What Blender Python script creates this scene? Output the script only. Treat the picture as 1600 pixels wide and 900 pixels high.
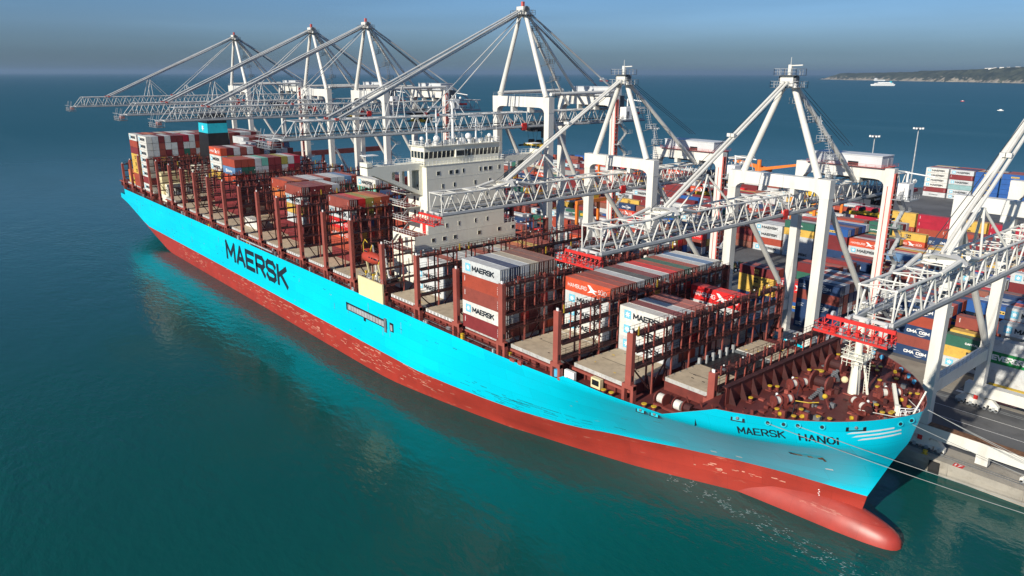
import bpy, bmesh, math, random
from mathutils import Vector, Matrix
R_ = math.radians
random.seed(7)
for o in list(bpy.data.objects): bpy.data.objects.remove(o)
SC = bpy.context.scene
COL = SC.collection
# ------------------------------------------------------------------ camera
CP = (37.616, -111.137, 71.386); YAW = 0.871; PITCH = -0.282; ROLL = 0.002; FPX = 1159.467
cd = bpy.data.cameras.new('camera'); cam = bpy.data.objects.new('camera', cd); COL.objects.link(cam)
cd.sensor_width = 36; cd.lens = 36*FPX/1600; cd.clip_start = 1; cd.clip_end = 120000
F_ = Vector((-math.sin(YAW)*math.cos(PITCH), math.cos(YAW)*math.cos(PITCH), math.sin(PITCH)))
Rt = F_.cross(Vector((0, 0, 1))).normalized(); Up = Rt.cross(F_)
R2 = Rt*math.cos(ROLL)+Up*math.sin(ROLL); U2 = -Rt*math.sin(ROLL)+Up*math.cos(ROLL)
M = Matrix((R2, U2, -F_)).transposed().to_4x4(); M.translation = CP
cam.matrix_world = M; SC.camera = cam
SC.render.resolution_x = 1024; SC.render.resolution_y = 576
def pr(x, y, z):
    d = Vector((x, y, z))-Vector(CP); w = d.dot(F_)
    return (800+FPX*d.dot(R2)/w, 450-FPX*d.dot(U2)/w, w) if w > 1 else (-1e4, -1e4, 1)
# ------------------------------------------------------------------ sky, sun, exposure
SUN_EL = R_(26); SUN_AZ = R_(171)      # azimuth clockwise from +Y
w = bpy.data.worlds.new('World'); SC.world = w; w.use_nodes = True
nt = w.node_tree; nt.nodes.clear()
sky = nt.nodes.new('ShaderNodeTexSky'); sky.sky_type = 'NISHITA'; sky.sun_disc = False
sky.sun_elevation = SUN_EL; sky.sun_rotation = SUN_AZ; sky.altitude = 0; sky.air_density = 1.0; sky.dust_density = 0.2; sky.ozone_density = 4.0
bg = nt.nodes.new('ShaderNodeBackground'); bg.inputs[1].default_value = 0.066
wo = nt.nodes.new('ShaderNodeOutputWorld')
gt = nt.nodes.new('ShaderNodeTexCoord'); gx = nt.nodes.new('ShaderNodeSeparateXYZ'); nt.links.new(gt.outputs['Generated'], gx.inputs[0])
rmp = nt.nodes.new('ShaderNodeValToRGB'); el = rmp.color_ramp.elements
el[0].position = 0.0; el[0].color = (0.28, 0.42, 0.68, 1); el[1].position = 0.5; el[1].color = (0.85, 1.0, 1.2, 1)
for p_, c_ in ((0.024, (0.34, 0.48, 0.74, 1)), (0.055, (0.56, 0.74, 1.06, 1)), (0.11, (0.66, 0.90, 1.20, 1))):
    e_ = el.new(p_); e_.color = c_
nt.links.new(gx.outputs[2], rmp.inputs[0])
tint = nt.nodes.new('ShaderNodeMix'); tint.data_type = 'RGBA'; tint.blend_type = 'MULTIPLY'; tint.inputs[0].default_value = 1.0
nt.links.new(sky.outputs[0], tint.inputs[6]); nt.links.new(rmp.outputs[0], tint.inputs[7]); 
cm_ = nt.nodes.new('ShaderNodeMapping'); cm_.inputs['Scale'].default_value = (1.2, 1.2, 16); nt.links.new(gt.outputs['Generated'], cm_.inputs[0])
cn = nt.nodes.new('ShaderNodeTexNoise'); cn.inputs['Scale'].default_value = 2.2; cn.inputs['Detail'].default_value = 5; nt.links.new(cm_.outputs[0], cn.inputs['Vector'])
cr_ = nt.nodes.new('ShaderNodeMapRange'); cr_.inputs[1].default_value = 0.45; cr_.inputs[2].default_value = 0.75; cr_.inputs[3].default_value = 0.98; cr_.inputs[4].default_value = 1.09; nt.links.new(cn.outputs[0], cr_.inputs[0])
cs = nt.nodes.new('ShaderNodeVectorMath'); cs.operation = 'SCALE'; nt.links.new(tint.outputs[2], cs.inputs[0]); nt.links.new(cr_.outputs[0], cs.inputs['Scale']); nt.links.new(cs.outputs[0], bg.inputs[0]); nt.links.new(bg.outputs[0], wo.inputs[0])
ld = bpy.data.lights.new('sun', 'SUN'); ld.energy = 5.0; ld.angle = R_(0.53); ld.color = (1.0, 0.925, 0.80)
sun = bpy.data.objects.new('sun', ld); COL.objects.link(sun)
sd = Vector((math.sin(SUN_AZ)*math.cos(SUN_EL), math.cos(SUN_AZ)*math.cos(SUN_EL), math.sin(SUN_EL)))
sun.rotation_euler = sd.to_track_quat('Z', 'Y').to_euler()
SC.view_settings.view_transform = 'Standard'; SC.view_settings.look = 'None'
SC.view_settings.exposure = 0.17; SC.view_settings.gamma = 1; SC.view_settings.use_curve_mapping = False
# ------------------------------------------------------------------ materials
MATS = {}
def mat(name, col, rough=0.6, metal=0.0, var=0.18, scale=0.6, bump=0.0, dirt=None, dirt_amt=0.0, dirt_scale=1.2, corr=False, top=None, spec=0.4, streak=0.0, wear=None, seams=False):
    if name in MATS: return MATS[name]
    m = bpy.data.materials.new(name); m.use_nodes = True; t = m.node_tree; N = t.nodes; L = t.links
    p = N['Principled BSDF']; p.inputs['Roughness'].default_value = rough; p.inputs['Metallic'].default_value = metal
    p.inputs['Specular IOR Level'].default_value = spec
    tc = N.new('ShaderNodeTexCoord'); oi = N.new('ShaderNodeObjectInfo')
    off = N.new('ShaderNodeVectorMath'); off.operation = 'ADD'
    sc_ = N.new('ShaderNodeVectorMath'); sc_.operation = 'SCALE'; sc_.inputs['Scale'].default_value = 37.0
    cmb = N.new('ShaderNodeCombineXYZ'); L.new(oi.outputs['Random'], cmb.inputs[0]); L.new(oi.outputs['Random'], cmb.inputs[1]); L.new(cmb.outputs[0], sc_.inputs[0])
    L.new(tc.outputs['Object'], off.inputs[0]); L.new(sc_.outputs[0], off.inputs[1])
    n1 = N.new('ShaderNodeTexNoise'); n1.inputs['Scale'].default_value = scale; n1.inputs['Detail'].default_value = 6; L.new(off.outputs[0], n1.inputs['Vector'])
    mr = N.new('ShaderNodeMapRange'); mr.inputs[1].default_value = 0.3; mr.inputs[2].default_value = 0.7; mr.inputs[3].default_value = 1-var; mr.inputs[4].default_value = 1+var
    L.new(n1.outputs[0], mr.inputs[0])
    mx = N.new('ShaderNodeVectorMath'); mx.operation = 'SCALE'; mx.inputs[0].default_value = col[:3]; L.new(mr.outputs[0], mx.inputs['Scale'])
    cur = mx.outputs[0]
    def mixin(fac_out, c):
        nonlocal cur
        q = N.new('ShaderNodeMix'); q.data_type = 'RGBA'; L.new(fac_out, q.inputs[0]); L.new(cur, q.inputs[6]); q.inputs[7].default_value = (*c, 1); cur = q.outputs[2]
    if dirt:
        n2 = N.new('ShaderNodeTexNoise'); n2.inputs['Scale'].default_value = dirt_scale; n2.inputs['Detail'].default_value = 8; n2.inputs['Roughness'].default_value = 0.65
        if streak:
            mp = N.new('ShaderNodeMapping'); mp.inputs['Scale'].default_value = (1, 1, 1-streak); L.new(off.outputs[0], mp.inputs[0]); L.new(mp.outputs[0], n2.inputs['Vector'])
        else: L.new(off.outputs[0], n2.inputs['Vector'])
        r2 = N.new('ShaderNodeMapRange'); r2.inputs[1].default_value = 0.5; r2.inputs[2].default_value = 0.72; r2.inputs[3].default_value = 0; r2.inputs[4].default_value = dirt_amt; L.new(n2.outputs[0], r2.inputs[0])
        mixin(r2.outputs[0], dirt)
    if top:   # weathering of the roof: dust and rust that lie on the upward panels
        ge = N.new('ShaderNodeNewGeometry'); sx = N.new('ShaderNodeSeparateXYZ'); L.new(ge.outputs['True Normal'], sx.inputs[0])
        r3 = N.new('ShaderNodeMapRange'); r3.inputs[1].default_value = 0.8; r3.inputs[2].default_value = 0.95; r3.inputs[3].default_value = 0; r3.inputs[4].default_value = 1; L.new(sx.outputs[2], r3.inputs[0])
        n3 = N.new('ShaderNodeTexNoise'); n3.inputs['Scale'].default_value = 0.5; n3.inputs['Detail'].default_value = 7; n3.inputs['Roughness'].default_value = 0.7; L.new(off.outputs[0], n3.inputs['Vector'])
        r4 = N.new('ShaderNodeMapRange'); r4.inputs[1].default_value = 0.3; r4.inputs[2].default_value = 0.75; r4.inputs[3].default_value = 0.12; r4.inputs[4].default_value = 0.75; L.new(n3.outputs[0], r4.inputs[0])
        mu = N.new('ShaderNodeMath'); mu.operation = 'MULTIPLY'; L.new(r3.outputs[0], mu.inputs[0]); L.new(r4.outputs[0], mu.inputs[1])
        mixin(mu.outputs[0], top)
    if wear:  # scraped paint: long thin marks along the hull
        mp = N.new('ShaderNodeMapping'); mp.inputs['Scale'].default_value = (0.16, 0.16, 1.1); L.new(tc.outputs['Object'], mp.inputs[0])
        n4 = N.new('ShaderNodeTexNoise'); n4.inputs['Scale'].default_value = 1.0; n4.inputs['Detail'].default_value = 9; n4.inputs['Roughness'].default_value = 0.72; L.new(mp.outputs[0], n4.inputs['Vector'])
        r5 = N.new('ShaderNodeMapRange'); r5.inputs[1].default_value = wear[1]; r5.inputs[2].default_value = wear[1]+0.04; r5.inputs[3].default_value = 0; r5.inputs[4].default_value = wear[2]; L.new(n4.outputs[0], r5.inputs[0])
        mixin(r5.outputs[0], wear[0])
    if seams:   # welded plates: slightly different tone plate by plate, dark weld lines, soft dents
        sxy = N.new('ShaderNodeSeparateXYZ'); L.new(tc.outputs['Object'], sxy.inputs[0]); cxy = N.new('ShaderNodeCombineXYZ'); L.new(sxy.outputs[0], cxy.inputs[0]); L.new(sxy.outputs[2], cxy.inputs[1])
        bk = N.new('ShaderNodeTexBrick'); bk.inputs['Scale'].default_value = 1.0; bk.inputs['Brick Width'].default_value = 11.0; bk.inputs['Row Height'].default_value = 2.7; bk.inputs['Mortar Size'].default_value = 0.035; bk.inputs['Mortar Smooth'].default_value = 0.3
        bk.inputs['Color1'].default_value = (0.93, 0.93, 0.93, 1); bk.inputs['Color2'].default_value = (1.04, 1.04, 1.04, 1); bk.inputs['Mortar'].default_value = (0.78, 0.78, 0.78, 1); L.new(cxy.outputs[0], bk.inputs['Vector'])
        q = N.new('ShaderNodeMix'); q.data_type = 'RGBA'; q.blend_type = 'MULTIPLY'; q.inputs[0].default_value = 1; L.new(cur, q.inputs[6]); L.new(bk.outputs[0], q.inputs[7]); cur = q.outputs[2]
        nb = N.new('ShaderNodeTexNoise'); nb.inputs['Scale'].default_value = 0.28; nb.inputs['Detail'].default_value = 2; L.new(tc.outputs['Object'], nb.inputs['Vector'])
        b = N.new('ShaderNodeBump'); b.inputs['Strength'].default_value = 0.35; b.inputs['Distance'].default_value = 0.12; L.new(nb.outputs[0], b.inputs['Height']); L.new(b.outputs[0], p.inputs['Normal'])
    L.new(cur, p.inputs['Base Color'])
    h = None
    if corr:
        wv = N.new('ShaderNodeTexWave'); wv.wave_type = 'BANDS'; wv.bands_direction = 'X'; wv.inputs['Scale'].default_value = 1.15; wv.inputs['Distortion'].default_value = 0
        mp2 = N.new('ShaderNodeMapping'); L.new(tc.outputs['Object'], mp2.inputs[0]); mp2.inputs['Rotation'].default_value = (0, 0, 0); L.new(mp2.outputs[0], wv.inputs['Vector'])
        b = N.new('ShaderNodeBump'); b.inputs['Strength'].default_value = 0.5; b.inputs['Distance'].default_value = 0.05; L.new(wv.outputs['Fac'], b.inputs['Height']); L.new(b.outputs[0], p.inputs['Normal'])
    elif bump:
        nb = N.new('ShaderNodeTexNoise'); nb.inputs['Scale'].default_value = scale*3; nb.inputs['Detail'].default_value = 5; L.new(tc.outputs['Object'], nb.inputs['Vector'])
        b = N.new('ShaderNodeBump'); b.inputs['Strength'].default_value = 0.6; b.inputs['Distance'].default_value = bump; L.new(nb.outputs[0], b.inputs['Height']); L.new(b.outputs[0], p.inputs['Normal'])
    MATS[name] = m; return m
WHITE = mat('white_crane_paint', (0.72, 0.705, 0.645), 0.45, var=0.06, scale=0.15, dirt=(0.42, 0.36, 0.29), dirt_amt=0.35, dirt_scale=0.35, streak=0.8)
GREYP = mat('grey_truss_paint', (0.52, 0.53, 0.52), 0.5, var=0.12, scale=0.4)
GREYD = mat('dark_galvanised_steel', (0.16, 0.17, 0.18), 0.6, metal=0.2, var=0.3)
GALV = mat('galvanised_steel', (0.42, 0.44, 0.45), 0.5, metal=0.2, var=0.2)
BLACK = mat('black_paint', (0.012, 0.013, 0.016), 0.5, var=0.3)
BLACKG = mat('black_lettering', (0.012, 0.02, 0.03), 0.5, var=0.1)
REDP = mat('bright_red_paint', (0.62, 0.035, 0.03), 0.45, var=0.1)
PINK = mat('faded_red_paint', (0.55, 0.12, 0.10), 0.5, var=0.15)
SHIPRED = mat('ship_red_steel', (0.17, 0.036, 0.028), 0.6, var=0.2, scale=0.5, dirt=(0.08, 0.022, 0.02), dirt_amt=0.5, dirt_scale=0.8)
SHIPLT = mat('ship_red_post', (0.32, 0.080, 0.060), 0.5, var=0.12, scale=0.5)
SHIPDK = mat('ship_dark_red_steel', (0.055, 0.015, 0.014), 0.7, var=0.3, scale=0.7)
DECKR = mat('red_brown_deck_paint', (0.125, 0.030, 0.026), 0.6, var=0.25, scale=0.3, dirt=(0.07, 0.022, 0.02), dirt_amt=0.6, dirt_scale=0.5)
HATCH = mat('beige_hatch_paint', (0.50, 0.41, 0.29), 0.75, var=0.12, scale=0.4, dirt=(0.25, 0.19, 0.14), dirt_amt=0.55, dirt_scale=0.7)
HATCHE = mat('hatch_edge_grey', (0.46, 0.46, 0.44), 0.6, var=0.15, dirt=(0.20, 0.14, 0.11), dirt_amt=0.5, dirt_scale=1.5)
CREAM = mat('cream_ship_paint', (0.80, 0.78, 0.66), 0.5, var=0.05, scale=0.2, dirt=(0.50, 0.42, 0.30), dirt_amt=0.22, dirt_scale=0.5, streak=0.8)
YCREAM = mat('yellowish_cream_paint', (0.76, 0.66, 0.38), 0.5, var=0.05, dirt=(0.45, 0.33, 0.18), dirt_amt=0.2)
GLASS = mat('dark_window_glass', (0.015, 0.025, 0.03), 0.08, var=0.2, spec=0.8)
HULLB = mat('light_blue_hull_paint', (0.0, 0.63, 0.83), 0.34, var=0.05, scale=0.06, dirt=(0.01, 0.48, 0.67), dirt_amt=0.30, dirt_scale=0.12, wear=((0.02, 0.20, 0.26), 0.70, 0.5), spec=0.5, seams=True)
HULLR = mat('red_boot_paint', (0.37, 0.038, 0.024), 0.42, var=0.12, scale=0.15, dirt=(0.26, 0.032, 0.025), dirt_amt=0.55, dirt_scale=0.2, wear=((0.52, 0.22, 0.15), 0.61, 0.5), spec=0.45, seams=True)
YEL = mat('yellow_paint', (0.60, 0.40, 0.03), 0.5, var=0.1)
CYAN = mat('cyan_paint', (0.02, 0.50, 0.62), 0.4, var=0.08)
FBLUE = mat('fairlead_blue_paint', (0.10, 0.45, 0.72), 0.4, var=0.08)
WHT = mat('white_marking_paint', (0.80, 0.80, 0.78), 0.5, var=0.05)
ROPE = mat('pale_rope', (0.62, 0.60, 0.54), 0.8, var=0.15)
WIRE = mat('dark_wire_rope', (0.05, 0.055, 0.06), 0.6, var=0.1)
ORANGE = mat('orange_paint', (0.72, 0.20, 0.03), 0.5, var=0.1, dirt=(0.4, 0.12, 0.04), dirt_amt=0.3)
ASPH = mat('asphalt', (0.12, 0.122, 0.125), 0.85, var=0.25, scale=0.05, dirt=(0.05, 0.05, 0.052), dirt_amt=0.7, dirt_scale=0.12)
CONC = mat('quay_concrete', (0.36, 0.33, 0.28), 0.85, var=0.2, scale=0.25, dirt=(0.17, 0.15, 0.12), dirt_amt=0.7, dirt_scale=0.5)
CONCL = mat('pale_paving', (0.30, 0.27, 0.22), 0.85, var=0.15, scale=0.2, dirt=(0.18, 0.16, 0.13), dirt_amt=0.5, dirt_scale=0.3)
RUBBER = mat('black_rubber', (0.02, 0.02, 0.02), 0.8, var=0.2)
RUST = mat('rusty_steel', (0.20, 0.10, 0.05), 0.85, var=0.4, scale=1.5)
# ------------------------------------------------------------------ mesh helpers
class MB:
    def __init__(s): s.v = []; s.f = []; s.m = []; s.mats = []; s.sm = False
    def mi(s, m):
        if m not in s.mats: s.mats.append(m)
        return s.mats.index(m)
    def add(s, vs, fs, m):
        b = len(s.v); s.v += [tuple(q) for q in vs]; k = s.mi(m)
        for f in fs: s.f.append([b+i for i in f]); s.m.append(k)
    def box(s, x0, x1, y0, y1, z0, z1, m):
        if x0 > x1: x0, x1 = x1, x0
        if y0 > y1: y0, y1 = y1, y0
        if z0 > z1: z0, z1 = z1, z0
        s.add([(x0, y0, z0), (x1, y0, z0), (x1, y1, z0), (x0, y1, z0), (x0, y0, z1), (x1, y0, z1), (x1, y1, z1), (x0, y1, z1)],
              [(0, 3, 2, 1), (4, 5, 6, 7), (0, 1, 5, 4), (1, 2, 6, 5), (2, 3, 7, 6), (3, 0, 4, 7)], m)
    def bar(s, p, q, a, b, m, a2=None, b2=None):       # rectangular bar from p to q
        p = Vector(p); q = Vector(q); d = (q-p)
        if d.length < 1e-6: return
        d.normalize(); r = Vector((0, 0, 1)) if abs(d.z) < 0.9 else Vector((1, 0, 0))
        u = d.cross(r).normalized(); w_ = u.cross(d); a2 = a2 or a; b2 = b2 or b
        vs = [p+u*i*a/2+w_*j*b/2 for i, j in ((-1, -1), (1, -1), (1, 1), (-1, 1))]+[q+u*i*a2/2+w_*j*b2/2 for i, j in ((-1, -1), (1, -1), (1, 1), (-1, 1))]
        s.add(vs, [(0, 3, 2, 1), (4, 5, 6, 7), (0, 1, 5, 4), (1, 2, 6, 5), (2, 3, 7, 6), (3, 0, 4, 7)], m)
    def tube(s, p, q, r, m, n=8, r2=None):
        p = Vector(p); q = Vector(q); d = (q-p)
        if d.length < 1e-6: return
        d.normalize(); a = Vector((0, 0, 1)) if abs(d.z) < 0.9 else Vector((1, 0, 0))
        u = d.cross(a).normalized(); w_ = u.cross(d); r2 = r if r2 is None else r2
        vs = [p+(u*math.cos(t)+w_*math.sin(t))*r for t in [2*math.pi*i/n for i in range(n)]]+[q+(u*math.cos(t)+w_*math.sin(t))*r2 for t in [2*math.pi*i/n for i in range(n)]]
        s.add(vs, [(i, (i+1) % n, n+(i+1) % n, n+i) for i in range(n)]+[tuple(range(n-1, -1, -1)), tuple(range(n, 2*n))], m)
    def path(s, pts, r, m, n=6):
        for a, b in zip(pts, pts[1:]): s.tube(a, b, r, m, n)
    def sphere(s, c, r, m, n=10, sz=1.0):
        vs = []; fs = []
        for i in range(n//2+1):
            a = math.pi*i/(n//2)
            for j in range(n):
                t = 2*math.pi*j/n; vs.append((c[0]+r*math.sin(a)*math.cos(t), c[1]+r*math.sin(a)*math.sin(t), c[2]+r*sz*math.cos(a)))
        for i in range(n//2):
            for j in range(n): fs.append((i*n+j, (i+1)*n+j, (i+1)*n+(j+1) % n, i*n+(j+1) % n))
        s.add(vs, fs, m)
    def rail(s, pts, h, m, t=0.06, step=2.0, mid=True):   # railing along a polyline
        for a, b in zip(pts, pts[1:]):
            a = Vector(a); b = Vector(b); L = (b-a).length; n = max(1, int(L/step))
            for i in range(n+1):
                p = a.lerp(b, i/n); s.bar(p, p+Vector((0, 0, h)), t, t, m)
            s.bar(a+Vector((0, 0, h)), b+Vector((0, 0, h)), t, t, m)
            if mid: s.bar(a+Vector((0, 0, h*.5)), b+Vector((0, 0, h*.5)), t*.8, t*.8, m)
    def build(s, name, parent=None, origin=None, smooth=False):
        me = bpy.data.meshes.new(name)
        if parent is not None: o0 = Vector(parent['_o']) if '_o' in parent else Vector(parent.location)
        elif origin is not None: o0 = Vector(origin)
        else:
            xs = [v[0] for v in s.v]; ys = [v[1] for v in s.v]; zs = [v[2] for v in s.v]
            o0 = Vector(((min(xs)+max(xs))/2, (min(ys)+max(ys))/2, min(zs)))
        me.from_pydata([(v[0]-o0.x, v[1]-o0.y, v[2]-o0.z) for v in s.v], [], s.f)
        for m in s.mats: me.materials.append(m)
        me.polygons.foreach_set('material_index', s.m)
        if smooth: me.polygons.foreach_set('use_smooth', [True]*len(s.f))
        me.update()
        ob = bpy.data.objects.new(name, me); COL.objects.link(ob)
        if parent is not None: ob.parent = parent; ob['_o'] = tuple(o0)
        else: ob.location = o0
        return ob
def tag(o, label, cat, group=None, kind=None):
    if label: o['label'] = label
    if cat: o['category'] = cat
    if group: o['group'] = group
    if kind: o['kind'] = kind
    return o
def empty(name, loc, label, cat, group=None):
    o = bpy.data.objects.new(name, None); COL.objects.link(o); o.location = loc; o.empty_display_size = 1
    return tag(o, label, cat, group)
def struct(o): o['kind'] = 'structure'; return o
TC = {}
def text2d(s, bold=0.03):
    k = (s, bold)
    if k in TC: return TC[k]
    c = bpy.data.curves.new('t', 'FONT'); c.body = s; c.offset = bold; c.resolution_u = 3; c.size = 1; c.space_character = 1.05
    o = bpy.data.objects.new('t', c); COL.objects.link(o); bpy.context.view_layer.update()
    me = o.evaluated_get(bpy.context.evaluated_depsgraph_get()).to_mesh()
    vs = [(v.co.x, v.co.y) for v in me.vertices]; fs = [tuple(p.vertices) for p in me.polygons]
    x0 = min(v[0] for v in vs); x1 = max(v[0] for v in vs); y0 = min(v[1] for v in vs); y1 = max(v[1] for v in vs)
    vs = [((v[0]-x0)/(x1-x0), (v[1]-y0)/(y1-y0)) for v in vs]
    COL.objects.unlink(o); bpy.data.objects.remove(o); bpy.data.curves.remove(c)
    TC[k] = (vs, fs); return TC[k]
ST_ = {'M': [(0,0,0,1),(0,1,.5,.28),(.5,.28,1,1),(1,1,1,0)], 'A': [(0,0,.5,1),(.5,1,1,0),(.19,.3,.81,.3)], 'E': [(0,0,0,1),(0,1,1,1),(0,.5,.85,.5),(0,0,1,0)],
 'R': [(0,0,0,1),(0,1,.8,1),(.8,1,1,.85),(1,.85,1,.62),(1,.62,.8,.46),(.8,.46,0,.46),(.5,.46,1,0)], 'S': [(1,.82,.8,1),(.8,1,.2,1),(.2,1,0,.85),(0,.85,0,.65),(0,.65,.2,.52),(.2,.52,.8,.48),(.8,.48,1,.35),(1,.35,1,.15),(1,.15,.8,0),(.8,0,.2,0),(.2,0,0,.18)],
 'K': [(0,0,0,1),(0,.45,.95,1),(.3,.6,1,0)], 'H': [(0,0,0,1),(1,0,1,1),(0,.5,1,.5)], 'N': [(0,0,0,1),(0,1,1,0),(1,0,1,1)], 'O': [(.32,0,.68,0),(.68,0,1,.3),(1,.3,1,.7),(1,.7,.68,1),(.68,1,.32,1),(.32,1,0,.7),(0,.7,0,.3),(0,.3,.32,0)],
 'i': [(0,0,0,.68),(0,.86,0,1)], 'C': [(1,.8,.8,1),(.8,1,.2,1),(.2,1,0,.8),(0,.8,0,.2),(0,.2,.2,0),(.2,0,.8,0),(.8,0,1,.2)], 'G': [(1,.8,.8,1),(.8,1,.2,1),(.2,1,0,.8),(0,.8,0,.2),(0,.2,.2,0),(.2,0,.8,0),(.8,0,1,.2),(1,.2,1,.48),(1,.48,.55,.48)],
 'B': [(0,0,0,1),(0,1,.8,1),(.8,1,.95,.85),(.95,.85,.95,.65),(.95,.65,.8,.52),(0,.52,.8,.52),(.8,.52,1,.38),(1,.38,1,.15),(1,.15,.8,0),(.8,0,0,0)], 'U': [(0,1,0,.2),(0,.2,.2,0),(.2,0,.8,0),(.8,0,1,.2),(1,.2,1,1)], 'D': [(0,0,0,1),(0,1,.7,1),(.7,1,1,.75),(1,.75,1,.25),(1,.25,.7,0),(.7,0,0,0)],
 'V': [(0,1,.5,0),(.5,0,1,1)], 'I': [(0,0,0,1)], 'P': [(0,0,0,1),(0,1,.8,1),(.8,1,1,.82),(1,.82,1,.6),(1,.6,.8,.44),(.8,.44,0,.44)], 'T': [(0,1,1,1),(.5,1,.5,0)], 'L': [(0,1,0,0),(0,0,1,0)]}
def strokes(mb, txt, x0, x1, z0, z1, wd, m, fn, gap=.26, lift=.002):
    # lettering made of flat strokes; fn(x, z, offset) gives the point on the surface
    ws = [(.0 if ch in 'iI' else .6 if ch == ' ' else 1.18 if ch == 'M' else 1) for ch in txt]
    n = sum(ws)+gap*(len(txt)-1)*1.0; u = (x1-x0-wd)/n; x = x0+wd/2; h = z1-z0-wd; c = 0
    for ch, w_ in zip(txt, ws):
        for a, b, c2, d in ST_.get(ch, []):
            p = Vector((x+a*w_*u, z0+wd/2+b*h)); q = Vector((x+c2*w_*u, z0+wd/2+d*h)); dd = (q-p).normalized(); nn = Vector((-dd.y, dd.x))*wd/2; e = dd*wd*.42; p = p-e; q = q+e
            k = max(1, int((q-p).length/1.2)); o = (c % 5)*lift; c += 1
            for i in range(k):
                p1 = p.lerp(q, i/k); q1 = p.lerp(q, (i+1)/k)
                P = [p1-nn, q1-nn, q1+nn, p1+nn]
                if (P[1]-P[0]).cross(P[3]-P[0]) < 0: P = P[::-1]
                mb.add([fn(v.x, v.y, o) for v in P], [(0, 1, 2, 3)], m)
        x += (w_+gap)*u
def put2d(mb, shape, m, fn):            # fn maps (u,v) in 0..1 to a point
    vs, fs = shape
    mb.add([fn(u, v) for u, v in vs], fs, m)
def rect(u0, v0, u1, v1): return ([(u0, v0), (u1, v0), (u1, v1), (u0, v1)], [(0, 1, 2, 3)])
def star(n, ro, ri, cx, cy, ax=1.0):
    vs = [(cx, cy)]
    for i in range(2*n):
        a = math.pi*i/n+math.pi/2; r = ro if i % 2 == 0 else ri; vs.append((cx+r*math.cos(a)*ax, cy+r*math.sin(a)))
    return (vs, [(0, 1+i, 1+(i+1) % (2*n)) for i in range(2*n)])
def interp(x, xs, ys):
    if x <= xs[0]: return ys[0]
    for i in range(1, len(xs)):
        if x <= xs[i]:
            t = (x-xs[i-1])/(xs[i]-xs[i-1]); return ys[i-1]*(1-t)+ys[i]*t
    return ys[-1]
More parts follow.
